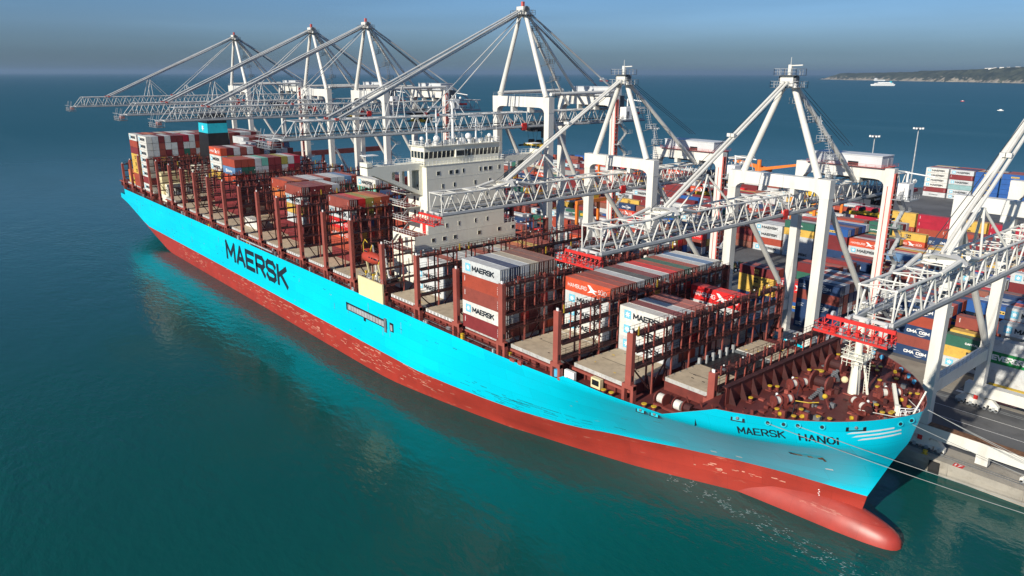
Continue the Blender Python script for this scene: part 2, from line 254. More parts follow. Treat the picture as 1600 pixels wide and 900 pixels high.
# ================================================================== THE SETTING
G = 2.8                                     # quay level above the water
def water():
    m = bpy.data.materials.new('sea_water'); m.use_nodes = True; t = m.node_tree; N = t.nodes; L = t.links
    p = N['Principled BSDF']; p.inputs['Roughness'].default_value = 0.09; p.inputs['IOR'].default_value = 1.333; p.inputs['Specular IOR Level'].default_value = 0.5
    tc = N.new('ShaderNodeTexCoord')
    n0 = N.new('ShaderNodeTexNoise'); n0.inputs['Scale'].default_value = 0.006; n0.inputs['Detail'].default_value = 5; L.new(tc.outputs['Object'], n0.inputs[0])
    cr = N.new('ShaderNodeMix'); cr.data_type = 'RGBA'; cr.inputs[6].default_value = (0.002, 0.056, 0.051, 1); cr.inputs[7].default_value = (0.003, 0.088, 0.078, 1)
    L.new(n0.outputs[0], cr.inputs[0])
    # the open sea outside the basin: deeper, bluer and more wind-roughened than the sheltered berth
    dv = N.new('ShaderNodeVectorMath'); dv.operation = 'DISTANCE'; L.new(tc.outputs['Object'], dv.inputs[0]); dv.inputs[1].default_value = (-40, -120, 0)
    dm = N.new('ShaderNodeMapRange'); dm.inputs[1].default_value = 120; dm.inputs[2].default_value = 1100; dm.interpolation_type = 'SMOOTHSTEP'; L.new(dv.outputs['Value'], dm.inputs[0])
    op = N.new('ShaderNodeMix'); op.data_type = 'RGBA'; L.new(dm.outputs[0], op.inputs[0]); L.new(cr.outputs[2], op.inputs[6]); far_ = op; op.inputs[7].default_value = (0.006, 0.072, 0.108, 1); L.new(op.outputs[2], p.inputs['Base Color'])
    rm = N.new('ShaderNodeMapRange'); rm.inputs[3].default_value = 0.08; rm.inputs[4].default_value = 0.42; L.new(dm.outputs[0], rm.inputs[0]); L.new(rm.outputs[0], p.inputs['Roughness'])
    sm_ = N.new('ShaderNodeMapRange'); sm_.inputs[3].default_value = 0.5; sm_.inputs[4].default_value = 0.28; L.new(dm.outputs[0], sm_.inputs[0]); L.new(sm_.outputs[0], p.inputs['Specular IOR Level'])
    def wave(scale, detail, sx, sy, rot):
        mp = N.new('ShaderNodeMapping'); mp.inputs['Scale'].default_value = (sx, sy, 1); mp.inputs['Rotation'].default_value = (0, 0, rot); L.new(tc.outputs['Object'], mp.inputs[0])
        n = N.new('ShaderNodeTexNoise'); n.inputs['Scale'].default_value = scale; n.inputs['Detail'].default_value = detail; n.inputs['Roughness'].default_value = 0.6; L.new(mp.outputs[0], n.inputs['Vector']); return n.outputs[0]
    a = wave(0.55, 4, 0.5, 1.0, 0.5); b = wave(0.10, 3, 0.6, 1.0, 0.9)
    ma = N.new('ShaderNodeMath'); ma.operation = 'MULTIPLY_ADD'; L.new(b, ma.inputs[0]); ma.inputs[1].default_value = 1.8; L.new(a, ma.inputs[2])
    bp = N.new('ShaderNodeBump'); bp.inputs['Distance'].default_value = 0.40; L.new(ma.outputs[0], bp.inputs['Height'])
    mw = N.new('ShaderNodeMapping'); mw.inputs['Scale'].default_value = (0.5, 1.6, 1); mw.inputs['Rotation'].default_value = (0, 0, 0.45); L.new(tc.outputs['Object'], mw.inputs[0])
    nw = N.new('ShaderNodeTexNoise'); nw.inputs['Scale'].default_value = 0.011; nw.inputs['Detail'].default_value = 6; nw.inputs['Roughness'].default_value = 0.6; L.new(mw.outputs[0], nw.inputs['Vector'])
    w1 = N.new('ShaderNodeMapRange'); w1.inputs[1].default_value = 0.35; w1.inputs[2].default_value = 0.65; w1.inputs[3].default_value = 0.16; w1.inputs[4].default_value = 0.62; L.new(nw.outputs[0], w1.inputs[0]); L.new(w1.outputs[0], bp.inputs['Strength'])
    mf = N.new('ShaderNodeMapping'); mf.inputs['Scale'].default_value = (0.12, 1.0, 1); mf.inputs['Rotation'].default_value = (0, 0, -0.65); L.new(tc.outputs['Object'], mf.inputs[0])
    nf = N.new('ShaderNodeTexNoise'); nf.inputs['Scale'].default_value = 0.006; nf.inputs['Detail'].default_value = 7; nf.inputs['Roughness'].default_value = 0.62; L.new(mf.outputs[0], nf.inputs['Vector'])
    wf = N.new('ShaderNodeMapRange'); wf.inputs[1].default_value = 0.55; wf.inputs[2].default_value = 0.75; wf.inputs[3].default_value = 0; wf.inputs[4].default_value = 0.55; L.new(nf.outputs[0], wf.inputs[0])
    fm = N.new('ShaderNodeMix'); fm.data_type = 'RGBA'; L.new(wf.outputs[0], fm.inputs[0]); fm.inputs[6].default_value = (0.006, 0.082, 0.106, 1); fm.inputs[7].default_value = (0.05, 0.15, 0.19, 1); L.new(fm.outputs[2], far_.inputs[7]); L.new(bp.outputs[0], p.inputs['Normal'])
    mb = MB(); S = 60000
    mb.add([(-S, -S, 0), (S, -S, 0), (S, S, 0), (-S, S, 0)], [(0, 1, 2, 3)], m)
    struct(mb.build('sea', origin=(0, 0, 0)))
water()
mb = MB(); rn = random.Random(8); GLINT_FOAM = mat('painted_glint_foam', (0.42, 0.52, 0.52), 0.5, var=.1)  # pale flecks beside the bow: sun glints painted as colour, mixed with foam
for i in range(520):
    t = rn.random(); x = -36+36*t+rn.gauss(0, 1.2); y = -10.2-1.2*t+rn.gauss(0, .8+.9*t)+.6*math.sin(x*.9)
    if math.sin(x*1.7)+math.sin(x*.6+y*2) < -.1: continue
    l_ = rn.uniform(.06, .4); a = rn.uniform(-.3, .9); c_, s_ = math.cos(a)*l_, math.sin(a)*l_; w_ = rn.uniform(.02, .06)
    mb.add([(x-c_, y-s_, .02), (x+s_*w_*3, y-w_, .02), (x+c_, y+s_, .02), (x-s_*w_*3, y+w_, .02)], [(0, 1, 2, 3)], GLINT_FOAM)
fo = mb.build('painted_glint_foam'); fo['kind'] = 'stuff'
# quay and yard ground
LAND = [(-402, 28.2), (420, 28.2), (420, 420), (-112, 395), (-150, 388), (-205, 352), (-402, 325)]
mb = MB()
n = len(LAND)
mb.add([(x, y, G) for x, y in LAND], [tuple(range(n))], ASPH)
mb.add([(x, y, G-0.01) for x, y in LAND]+[(x, y, -4) for x, y in LAND], [(i, n+i, n+(i+1) % n, (i+1) % n) for i in range(n)], CONC)
struct(mb.build('ground', origin=(0, 28.2, 0)))
mb = MB(); mb.box(-402, 420, 28.0, 34.5, G-1.2, G+0.12, CONC)
for x in range(-400, 420, 12): mb.box(x, x+0.25, 27.9, 28.0, 0.4, G, CONC)
struct(mb.build('quay_edge'))
mb = MB()
for y in (30.1, 30.9, 59.6, 60.4):
    mb.box(-402, 420, y-0.09, y+0.09, G+0.10 if y < 35 else G+0.004, G+0.20 if y < 35 else G+0.09, GREYD)
struct(mb.build('crane_rail'))
mb = MB()
for y in (36.5, 42.5, 48.5, 54.5, 67): mb.box(-402, 420, y-0.06, y+0.06, G+0.004, G+0.012, WHT)
struct(mb.build('lane_markings'))
mb = MB(); mb.box(-402, 420, 62.5, 64.2, G+0.004, G+0.05, CONCL)
for i in range(-50, 50): mb.box(i*8, i*8+4, 64.6, 65.8, G+0.004, G+0.03, PINK if i % 2 else WHT)
mb.box(-46, -16, 64.5, 76.2, G+0.005, G+0.06, CONCL)
struct(mb.build('pale_paving'))
# headland
def headland():
    m = bpy.data.materials.new('wooded_cliff'); m.use_nodes = True; t = m.node_tree; N = t.nodes; L = t.links; p = N['Principled BSDF']; p.inputs['Roughness'].default_value = 0.9
    tc = N.new('ShaderNodeTexCoord'); ge = N.new('ShaderNodeNewGeometry'); sx = N.new('ShaderNodeSeparateXYZ'); L.new(ge.outputs['Position'], sx.inputs[0])
    mp = N.new('ShaderNodeMapping'); mp.inputs['Scale'].default_value = (0.006, 0.006, 0.0022); L.new(tc.outputs['Object'], mp.inputs[0])
    nz = N.new('ShaderNodeTexNoise'); nz.inputs['Scale'].default_value = 3; nz.inputs['Detail'].default_value = 8; nz.inputs['Roughness'].default_value = 0.7; L.new(mp.outputs[0], nz.inputs['Vector'])
    r = N.new('ShaderNodeMapRange'); r.inputs[1].default_value = 0; r.inputs[2].default_value = 95; r.inputs[3].default_value = 0.22; r.inputs[4].default_value = -0.20; L.new(sx.outputs[2], r.inputs[0])
    ad = N.new('ShaderNodeMath'); ad.operation = 'ADD'; L.new(nz.outputs[0], ad.inputs[0]); L.new(r.outputs[0], ad.inputs[1])
    st = N.new('ShaderNodeMapRange'); st.inputs[1].default_value = 0.60; st.inputs[2].default_value = 0.68; L.new(ad.outputs[0], st.inputs[0])
    q = N.new('ShaderNodeMix'); q.data_type = 'RGBA'; q.inputs[6].default_value = (0.040, 0.050, 0.028, 1); q.inputs[7].default_value = (0.32, 0.28, 0.22, 1)
    n2 = N.new('ShaderNodeTexNoise'); n2.inputs['Scale'].default_value = 0.012; n2.inputs['Detail'].default_value = 8; n2.inputs['Roughness'].default_value = 0.75; L.new(tc.outputs['Object'], n2.inputs['Vector'])
    g2 = N.new('ShaderNodeMapRange'); g2.inputs[1].default_value = 0.42; g2.inputs[2].default_value = 0.62; L.new(n2.outputs[0], g2.inputs[0])
    q0 = N.new('ShaderNodeMix'); q0.data_type = 'RGBA'; q0.inputs[6].default_value = (0.022, 0.032, 0.024, 1); q0.inputs[7].default_value = (0.065, 0.075, 0.05, 1); L.new(g2.outputs[0], q0.inputs[0]); L.new(q0.outputs[2], q.inputs[6])
    L.new(st.outputs[0], q.inputs[0]); L.new(q.outputs[2], p.inputs['Base Color'])
    mb = MB(); A = Vector((-5065, 9321, 0)); B = Vector((-1500, 6560, 0)); d = (B-A); Ln = d.length; d.normalize(); nrm = Vector((-d.y, d.x, 0))
    NX, NY = 420, 26; ext = 1.5
    rnd = random.Random(3); ph = [(rnd.uniform(0, 6), rnd.uniform(0.5, 1.5)) for _ in range(12)]
    def hgt(s, t):
        e = min(1, max(0, s*6)); base = interp(s, [0, .03, .12, .25, .4, .6, .8, 1.0, 1.3, 1.5], [0, 80, 92, 90, 112, 128, 150, 168, 178, 170])
        nn = sum(math.sin(s*(9+7*i)+ph[i][0])*ph[i][1]/(i+2) for i in range(9))*7
        cliff = interp(t, [0, 0.03, 0.10, 0.3, 0.7, 1.0], [-4, 30, 78, 92, 100, 60])/100
        return (base+nn*min(1, s*10))*cliff
    vs = []
    for i in range(NX+1):
        s = i/NX*ext
        wob = 40*math.sin(s*21)+25*math.sin(s*47+1)+12*math.sin(s*120)
        for j in range(NY+1):
            t = (j/NY)**1.6; P = A+d*(s*Ln)+nrm*(t*1900+wob*(1-t))
            vs.append((P.x, P.y, hgt(s, t)+rnd.uniform(-4.5, 4.5)*(1 if 0.02 < t < .97 else 0)+(9*math.sin(s*230+3*math.sin(s*31))*math.exp(-((t-.08)/.09)**2))))
    fs = [(i*(NY+1)+j, (i+1)*(NY+1)+j, (i+1)*(NY+1)+j+1, i*(NY+1)+j+1) for i in range(NX) for j in range(NY)]
    mb.add(vs, fs, m); struct(mb.build('headland_hill', origin=A))
    mb = MB(); wall = mat('white_house_wall', (0.75, 0.72, 0.66), 0.8); 
    for i in range(26):
        s = rnd.choice([rnd.uniform(.62, .80), rnd.uniform(.92, 1.0)]); t = rnd.uniform(.12, .30); P = A+d*(s*Ln)+nrm*(t*1900); z = hgt(s, t)
        L_ = rnd.uniform(14, 40); mb.box(P.x, P.x+L_, P.y, P.y+14, z-6, z+rnd.uniform(7, 13), wall)
    tag(mb.build('hill_village'), 'distant cluster of white buildings on the headland slope', 'village', kind='stuff')
headland()
# ================================================================== CONTAINER SHIP
SX = -176.0
ship = empty('container_ship', (SX, 0, 0), 'huge light blue container ship with red bottom moored along the quay', 'ship')
T0 = [(-115, 26.75), (-104, 26.1), (-90, 24.3), (-75, 22), (-64, 20.1), (-49, 16), (-36, 12.1), (-29.3, 9.3), (-14, 3), (0, 0.05)]
T6 = [(-95, 26.75), (-85, 26), (-72, 24.5), (-61, 22.8), (-54, 20.9), (-47, 18.6), (-41.6, 15.6), (-36, 13.2), (-29.5, 10.1), (-20, 5.9), (-13, 3.4), (-7, 1.8), (0, 0.05)]
T18 = [(-75, 26.75), (-63, 26.5), (-49, 25.6), (-38, 24.3), (-28, 22.6), (-20, 20.5), (-15.2, 18.3), (-10.4, 15.3), (-7, 12.6), (-4.4, 9.8), (-2.2, 6.6), (-0.9, 3.8), (0, 0.05)]
T23 = [(-60, 26.75), (-50, 26.4), (-36, 25.4), (-28, 24.2), (-22, 22.9), (-18, 21.4), (-14, 19.4), (-10, 16.5), (-6.7, 13.3), (-4.7, 10.8), (-3, 8.2), (-1.4, 5.0), (-0.5, 2.8), (0, 0.05)]
def tab(T, s): return interp(s, [a for a, b in T], [b for a, b in T])
def stem(z): return interp(z, [0, 3.7, 6, 9.3, 14.2, 18, 23.4], [-6.6, -6.4, -6.1, -4.8, -2.9, -1.1, 0])
def sternz(x): return interp(x, [-353, -342, -322, -304, -285], [14, 12.6, 8.5, 4.3, 0.5])
def HB(s, z):
    if z <= 6.2:
        t = max(0, z)/6.2; b = tab(T0, s)*(1-t)+tab(T6, s)*t
    elif z <= 18.8:
        t = ((z-6.2)/12.6)**1.10; b = tab(T6, s)*(1-t)+tab(T18, s)*t
    else:
        t = (z-18.8)/4.6; b = tab(T18, s)*(1-t)+tab(T23, s)*t
    if s < -285:
        zb = sternz(s)
        if z < zb: b = max(0.2, 26.75-(zb-z)*2.1-max(0, zb-z)**1.5*0.35)
    return b
def hx(s, z): return s+stem(z)*max(0, min(1, (110+s)/50))
def ztop(s): return interp(s, [-353, -345.05, -345, -52, -50.5, -49, -40, -29, -20.5, 0], [16.2, 16.2, 18.9, 18.9, 18.9, 19.9, 19.3, 19.0, 23.1, 23.5])
ST = [-353, -349, -345.05, -345, -340, -333, -326, -318, -310, -302, -294, -286]+[-280+10*i for i in range(17)]+[-112, -106, -100, -94, -88, -82, -76, -70, -65, -60, -56, -52, -50.5, -49, -46, -43, -40, -37, -34, -31.5, -29, -26.5, -24, -22, -20.5, -18, -16, -14, -12, -10.2, -8.5, -7, -5.6, -4.4, -3.3, -2.3, -1.5, -0.8, -0.3, 0]
LV = [-4, 0, 2, 4, 6.4, 8.5, 11, 13.5, 16, 17.6, 18.8, 20.2, 22, 23.5]
def hull():
    mb = MB()
    for sg in (-1, 1):
        grid = []
        for s in ST:
            col = []
            zt = ztop(s)
            for z in LV:
                zz = min(z, zt)
                if s < -285:
                    zb = sternz(s)
                    if z == -4: col.append((hx(s, 0), sg*max(1.0, 26.75-(zb+4)*1.9), -4)); continue
                    if zz < zb: col.append((hx(s, zb), sg*26.75, zb+z*1e-3)); continue
                col.append((hx(s, zz), sg*HB(s, zz), zz))
            grid.append(col)
        nz = len(LV)
        for i in range(len(ST)-1):
            for j in range(nz-1):
                a, b, c, d = grid[i][j], grid[i+1][j], grid[i+1][j+1], grid[i][j+1]
                if abs(a[2]-d[2]) < 1e-4 and abs(b[2]-c[2]) < 1e-4: continue
                q = [a, b, c, d]
                if sg > 0: q = q[::-1]
                mb.add(q, [(0, 1, 2, 3)], HULLR if (LV[j+1] <= 6.4 and (j > 0 or ST[i] > -312)) else HULLB)
    pts = [(-353, -1.0, -4), (-353, -26.75, 14.0), (-353, -26.75, 16.2)]
    for a, b in zip(pts, pts[1:]):
        if b[2] > a[2]: mb.add([a, b, (a[0], -b[1], b[2]), (a[0], -a[1], a[2])], [(0, 1, 2, 3)], HULLB if b[2] > 6.5 else HULLR)
    return mb
hm = hull()
# weld for smooth shading
hull_o = hm.build('hull', ship)
bm = bmesh.new(); bm.from_mesh(hull_o.data); bmesh.ops.remove_doubles(bm, verts=bm.verts, dist=0.002)
for f in bm.faces: f.smooth = True
for e in bm.edges:
    if len(e.link_faces) == 2 and e.calc_face_angle(0) > R_(30): e.smooth = False
bm.to_mesh(hull_o.data); bm.free()
def bulb():
    mb = MB(); xs = [-60, -48, -38, -30, -22, -16, -12, -9, -6.5, -4.5, -2.8, -1.5, -0.6, 0.0, 0.3]
    wd = [8, 7.6, 6.8, 5.9, 4.9, 4.3, 3.95, 3.7, 3.4, 3.1, 2.75, 2.35, 1.9, 1.3, 0.1]
    tp = [0, 1.5, 3.2, 4.2, 4.6, 4.5, 4.35, 4.15, 3.8, 3.4, 2.95, 2.5, 1.95, 1.2, -.4]
    n = 24; vs = []
    for x, a, t in zip(xs, wd, tp):
        c = -1.6+0.1*0; h = t-c
        for i in range(n):
            th = 2*math.pi*i/n; vs.append((x, a*math.sin(th)*1.0, c+h*math.cos(th)))
    fs = [(i*n+j, i*n+(j+1) % n, (i+1)*n+(j+1) % n, (i+1)*n+j) for i in range(len(xs)-1) for j in range(n)]
    mb.add(vs, fs, mat('faded_red_bulb_paint', (0.36, 0.042, 0.029), 0.38, var=0.15, scale=0.3, dirt=(0.28, 0.035, 0.028), dirt_amt=0.5, dirt_scale=0.25, wear=((0.55, 0.24, 0.18), 0.60, 0.4), seams=True)); mb.build('bulbous_bow', ship, smooth=True)
bulb()
# decks
def deck():
    mb = MB()
    ss = [s for s in ST if s <= -22]
    for a, b in zip(ss, ss[1:]):
        ya, yb = HB(a, 18.7)-0.05, HB(b, 18.7)-0.05; xa, xb = hx(a, 18.7), hx(b, 18.7)
        z = 14.8 if b <= -345 else 18.7
        mb.add([(xa, -ya, z), (xb, -yb, z), (xb, yb, z), (xa, ya, z)], [(0, 1, 2, 3)], DECKR)
    mb.box(-345.2, -344.9, -26.6, 26.6, 14.8, 18.7, SHIPDK)
    mb.build('main_deck', ship)
    mb = MB(); zf = 22.2; ss = [s for s in ST if s >= -24]
    for a, b in zip(ss, ss[1:]):
        ya, yb = HB(a, zf)-0.03, HB(b, zf)-0.03; xa, xb = hx(a, zf), hx(b, zf)
        mb.add([(xa, -ya, zf), (xb, -yb, zf), (xb, yb, zf), (xa, ya, zf)], [(0, 1, 2, 3)], DECKR)
    ya = HB(-24, 20)-0.1; mb.add([(hx(-24, zf), -ya, 18.7), (hx(-24, zf), ya, 18.7), (hx(-24, zf), ya, zf), (hx(-24, zf), -ya, zf)], [(0, 1, 2, 3)], SHIPDK)
    mb.build('forecastle_deck', ship)
    mb = MB()
    ss = [s for s in ST if s >= -27]
    for sg in (-1, 1):
        for a, b in zip(ss, ss[1:]):
            za, zb = ztop(a), ztop(b)
            P = []
            for s, z in ((a, max(18.7, min(za, zf))), (b, max(18.7, min(zb, zf)))): P.append((hx(s, z)-0.02, sg*max(0.02, HB(s, z)-0.28), z-0.0))
            Q = [(hx(s, z)-0.02, sg*max(0.02, HB(s, z)-0.28), z) for s, z in ((b, zb), (a, za))]
            mb.add([P[0], P[1], Q[0], Q[1]], [(0, 1, 2, 3)], SHIPRED)
            O = [(hx(a, za), sg*HB(a, za), za+0.01), (hx(b, zb), sg*HB(b, zb), zb+0.01)]
            mb.add([O[0], O[1], (Q[0][0], Q[0][1], zb+0.01), (Q[1][0], Q[1][1], za+0.01)], [(0, 1, 2, 3)], SHIPLT)
            if sg > 0 or True:
                mx_ = ((P[0][0]+P[1][0])/2, (P[0][1]+P[1][1])/2)
                if (P[0][0]-P[1][0])**2+(P[0][1]-P[1][1])**2 > 0.6:
                    mb.bar((mx_[0], mx_[1]-sg*0.5, zf), (mx_[0], mx_[1]-sg*0.02, zf+1.1), 0.08, 0.3, SHIPRED)
    mb.build('bulwark', ship)
deck()
# side passage: coaming, frames, rail
def TX(k): return -66.6-14.707*k
def zh(k): return 22.2 if k >= 14 else 21.2
def side_work():
    mb = MB()
    for k in range(-2, 20):
        x0, x1 = TX(k+1)+0.9, TX(k)-0.9
        if k in (3, 15): continue
        yw_ = 24.0 if k > -2 else 21.5
        mb.box(x0, x1, -yw_, yw_, 18.7, zh(k)-0.75, SHIPRED)
        for sg in (-1, 1):
            for i in range(6): mb.box(x0+0.4+i*2.4, x0+0.7+i*2.4, sg*yw_, sg*(yw_+0.5), 18.7, zh(k)-0.8, SHIPRED)
            mb.box(x0-0.8, x1+0.8, sg*(yw_+0.02), sg*(yw_+0.75), zh(k)-1.35, zh(k)-0.95, SHIPLT)
    mb.box(TX(-2)+0.9, TX(-3)-0.9, -14.4, 18.4, 18.7, 20.45, SHIPRED)
    mb.build('hatch_coaming', ship)
    lk = MB(); mb = MB()
    for sg in (-1, 1):
        pts = [(s, sg*(HB(s, 18.8)-0.25), 18.75) for s in (-344, -300, -240, -180, -122, -108, -80, -56)]
        mb.rail(pts, 1.05, SHIPDK, 0.06, 2.4)
        x = -340
        while x < -56:                     # lockers, vents and pipes along the passage
            y = sg*(26.2 if int(x) % 2 else 24.9)
            h = random.choice([0.5, 0.8, 1.2]); lk.box(x, x+random.uniform(0.4, 1.4), y-0.25, y+0.25, 18.72, 18.72+h, random.choice([SHIPRED, SHIPLT, SHIPDK, SHIPDK, GREYD, YEL]) if random.random() < .7 else GALV)
            x += random.uniform(1.8, 4.5)
        mb.tube((-338, sg*24.9, 19.1), (-60, sg*24.9, 19.1), 0.12, SHIPRED, 6)
        mb.tube((-338, sg*25.2, 18.95), (-60, sg*25.2, 18.95), 0.1, GREYD, 6)
    mb.tube((-200, -26.3, 19.5), (-175, -26.3, 19.5), 0.28, GALV, 8)
    mb.build('deck_rail_and_pipes', ship); q_ = lk.build('deck_locker', ship); q_['kind'] = 'stuff'
side_work()
# lashing bridges
def bridge(k):
    x = TX(k)
    if k == 15: x -= 2.2
    zt = {-1: 31.4, -2: 30.7, -3: 26.2}.get(k, 33.2 if k < 4 else 36.6)
    if k == 18: zt = 33.5
    if k == 19: zt = 30.5
    hw = {-1: 25.3, -2: 22.6, -3: 17.0}.get(k, 25.9)
    if k == -3: x = -24.9
    z0 = 18.7
    mb = MB(); mb_w = MB(); mb_r = MB()
    # end posts on legs like an upturned U
    for sg in (-1, 1):
        e = MB()
        e.box(x-0.62, x+0.62, sg*hw-0.42, sg*hw+0.42, z0+2.7, zt, SHIPLT)
        e.box(x-1.25, x-0.65, sg*(hw+.02)-0.4, sg*(hw+.02)+0.4, z0, z0+2.9, SHIPLT); e.box(x+0.65, x+1.25, sg*(hw+.02)-0.4, sg*(hw+.02)+0.4, z0, z0+2.9, SHIPLT)
        e.box(x-1.25, x+1.25, sg*(hw+.02)-0.44, sg*(hw+.02)+0.44, z0+2.2, z0+3.0, SHIPLT)
        e.box(x+0.62, x+0.63, sg*hw-0.2, sg*hw+0.2, z0+3.6, z0+4.6, BLACK); e.box(x-0.25, x+0.25, sg*hw-0.1, sg*hw+0.1, zt, zt+0.5, WHT)
        e.build('end_post', root := bridge.root) if False else None
        bridge.posts.append(e)
    n = int(2*hw/2.5); step = 2*hw/n
    for i in range(1, n):
        y = -hw+i*step
        if k == 3 and abs(y) < 16.5: continue
        full = i % 2 == 0
        zb = z0 if full else max(z0+1.5, zt-5.6)
        hwid = .15 if full else .10; mb.box(x+0.6, x+0.80, y-hwid, y+hwid, zb, zt+0.7, SHIPLT)
        if full or k >= 4: mb.box(x-0.80, x-0.55, y-0.13, y+0.13, zb, zt+0.4, SHIPRED)
        if full: mb.box(x-0.55, x+0.55, y-0.1, y+0.1, z0, z0+3.0, SHIPDK)
    lev = []
    z = zt-0.3
    while z > z0+3.2: lev.append(z); z -= 2.9
    for i, z in enumerate(lev):
        if k == 3:
            for sg in (-1, 1):
                mb_w.box(x-0.66, x+0.66, sg*(hw-0.45), sg*17, z-0.14, z, SHIPDK); mb_r.rail([(x+.86, sg*(hw-.45), z), (x+.86, sg*17, z)], 1.05, SHIPDK, 0.05, step)
            continue
        mb_w.box(x-0.66, x+0.66, -hw+0.45, hw-0.45, z-0.14, z, SHIPDK)
        mb_w.box(x+0.80, x+0.88, -hw+0.45, hw-0.45, z-0.26, z-0.02, SHIPDK); mb_w.box(x-0.88, x-0.80, -hw+0.45, hw-0.45, z-0.26, z-0.02, SHIPDK)
        for s_ in (-0.86, 0.86):
            mb_r.rail([(x+s_, -hw+0.45, z), (x+s_, hw-0.45, z)], 1.05, SHIPDK, 0.05, step/2 if i == 0 else step)
    # diagonal braces, first panels from each end, and rods
    for sg in (-1, 1):
        for (a, b) in ((0, 2), (4, 2)):
            mb.bar((x+0.3, sg*(hw-a*step), zt-8.7 if len(lev) > 3 else zt-5.8), (x+0.3, sg*(hw-b*step), z0+0.6), 0.22, 0.22, SHIPDK)
    for i in (range(3, n-2, 4) if k != 3 else ()):
        for j in range(len(lev)-1):
            mb.bar((x+0.72, -hw+i*step, lev[j]), (x+0.72, -hw+(i+1)*step, lev[j+1]), 0.09, 0.09, SHIPDK); mb.bar((x+0.72, -hw+(i+1)*step, lev[j]), (x+0.72, -hw+i*step, lev[j+1]), 0.09, 0.09, SHIPDK)
    for i in (range(0, n) if k != 3 else (0, n-1)):                 # lamps, lashing rods and gear
        if random.random() < .25: mb_r.sphere((x+0.9, -hw+(i+.5)*step, zt+1.15), 0.14, WHT, 6)
        if random.random() < .8:
            y = -hw+(i+random.random())*step; mb_r.box(x-0.5, x+0.5, y-0.3, y+0.3, zt-0.28, zt-0.28+random.uniform(.15, .5), random.choice([GREYD, SHIPDK, SHIPDK, SHIPRED]))
        if random.random() < .35: mb_r.box(x+0.86, x+0.96, -hw+(i+.2)*step, -hw+(i+.32)*step, zt-0.3, zt+1.2, YEL if random.random() < .3 else SHIPLT)
    fr = mb.build('lashing_bridge', ship)
    mb_w.build('walkway', fr); mb_r.build('railing', fr)
    for e in bridge.posts: e.build('end_post', fr)
    bridge.posts = []
bridge.posts = []; bridge.root = None
for k in range(-3, 20): bridge(k)
# hatch covers
def hatches():
    for k in range(-3, 19):
        if k in (3, 15): continue
        x0, x1 = TX(k+1)+1.15, TX(k)-1.15
        if k == 18: x1 = TX(18)-1.15
        z = zh(k)
        rows = [(-24.6, -12.4), (-12.1, 0.0), (0.3, 12.2), (12.5, 24.6)]
        if k == -2: rows = [(-22.0, -10.5), (-10.2, 0), (0.3, 10.2), (10.5, 22)]
        if k == -3: x0, x1, rows = -36.0, -26.5, [(-14.6, -5.2), (6.6, 14.5)]
        for y0, y1 in rows:
            mb = MB(); mb.box(x0, x1, y0, y1, z-0.02, z, HATCH); mb.box(x0, x1, y0+.001, y1-.001, z-0.75, z-0.021, HATCHE)
            ym = (y0+y1)/2
            mb.box(x0+1.5, x1-2.5, ym-0.05, ym+0.05, z+.001, z+0.02, BLACK)
            for i in range(6):
                yy = y0+0.4+(y1-y0-0.8)*i/5
                for xx in (x0+0.25, x1-0.25): mb.box(xx-0.12, xx+0.12, yy-0.12, yy+0.12, z, z+0.12, GREYD)
            for i in range(5):
                xx = random.uniform(x0+1, x1-1); yy = random.uniform(y0+.6, y1-.6); mb.box(xx, xx+random.uniform(.2, .7), yy, yy+.15, z, z+0.06, random.choice([BLACK, YEL, GREYD]))
            for i in range(9): xx = x0+0.5+i*(x1-x0-1)/8; mb.box(xx-.12, xx+.12, y0-0.06, y0, z-0.6, z-0.15, GALV if k > -1 else HATCHE)
            if k > 0:
                for i in range(10): xx = x0+0.5+i*(x1-x0-1)/9; mb.box(xx-.25, xx+.1, y0-0.11, y0-.06, z-0.65, z-0.1, WHT)
            if k == -3: mb.tube((x0+6, ym+2, z+.01), (x0+6, ym+2, z+.04), 0.3, YEL, 10)
            mb.build('hatch_cover', ship)
    # open hold of the foremost bay with its cell guides
    mb = MB(); x0, x1, y0, y1 = -36.6, -26.2, -5.0, 6.3
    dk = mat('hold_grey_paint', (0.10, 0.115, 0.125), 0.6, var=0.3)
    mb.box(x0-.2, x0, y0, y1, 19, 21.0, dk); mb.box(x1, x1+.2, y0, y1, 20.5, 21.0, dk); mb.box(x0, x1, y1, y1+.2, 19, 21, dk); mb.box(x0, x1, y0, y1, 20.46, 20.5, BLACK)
    for i in range(6): mb.box(x0, x0+.5, y0+.3+i*2.1, y0+.7+i*2.1, 20.5, 22.0, GALV)
    mb.build('cell_guide', ship)
hatches()
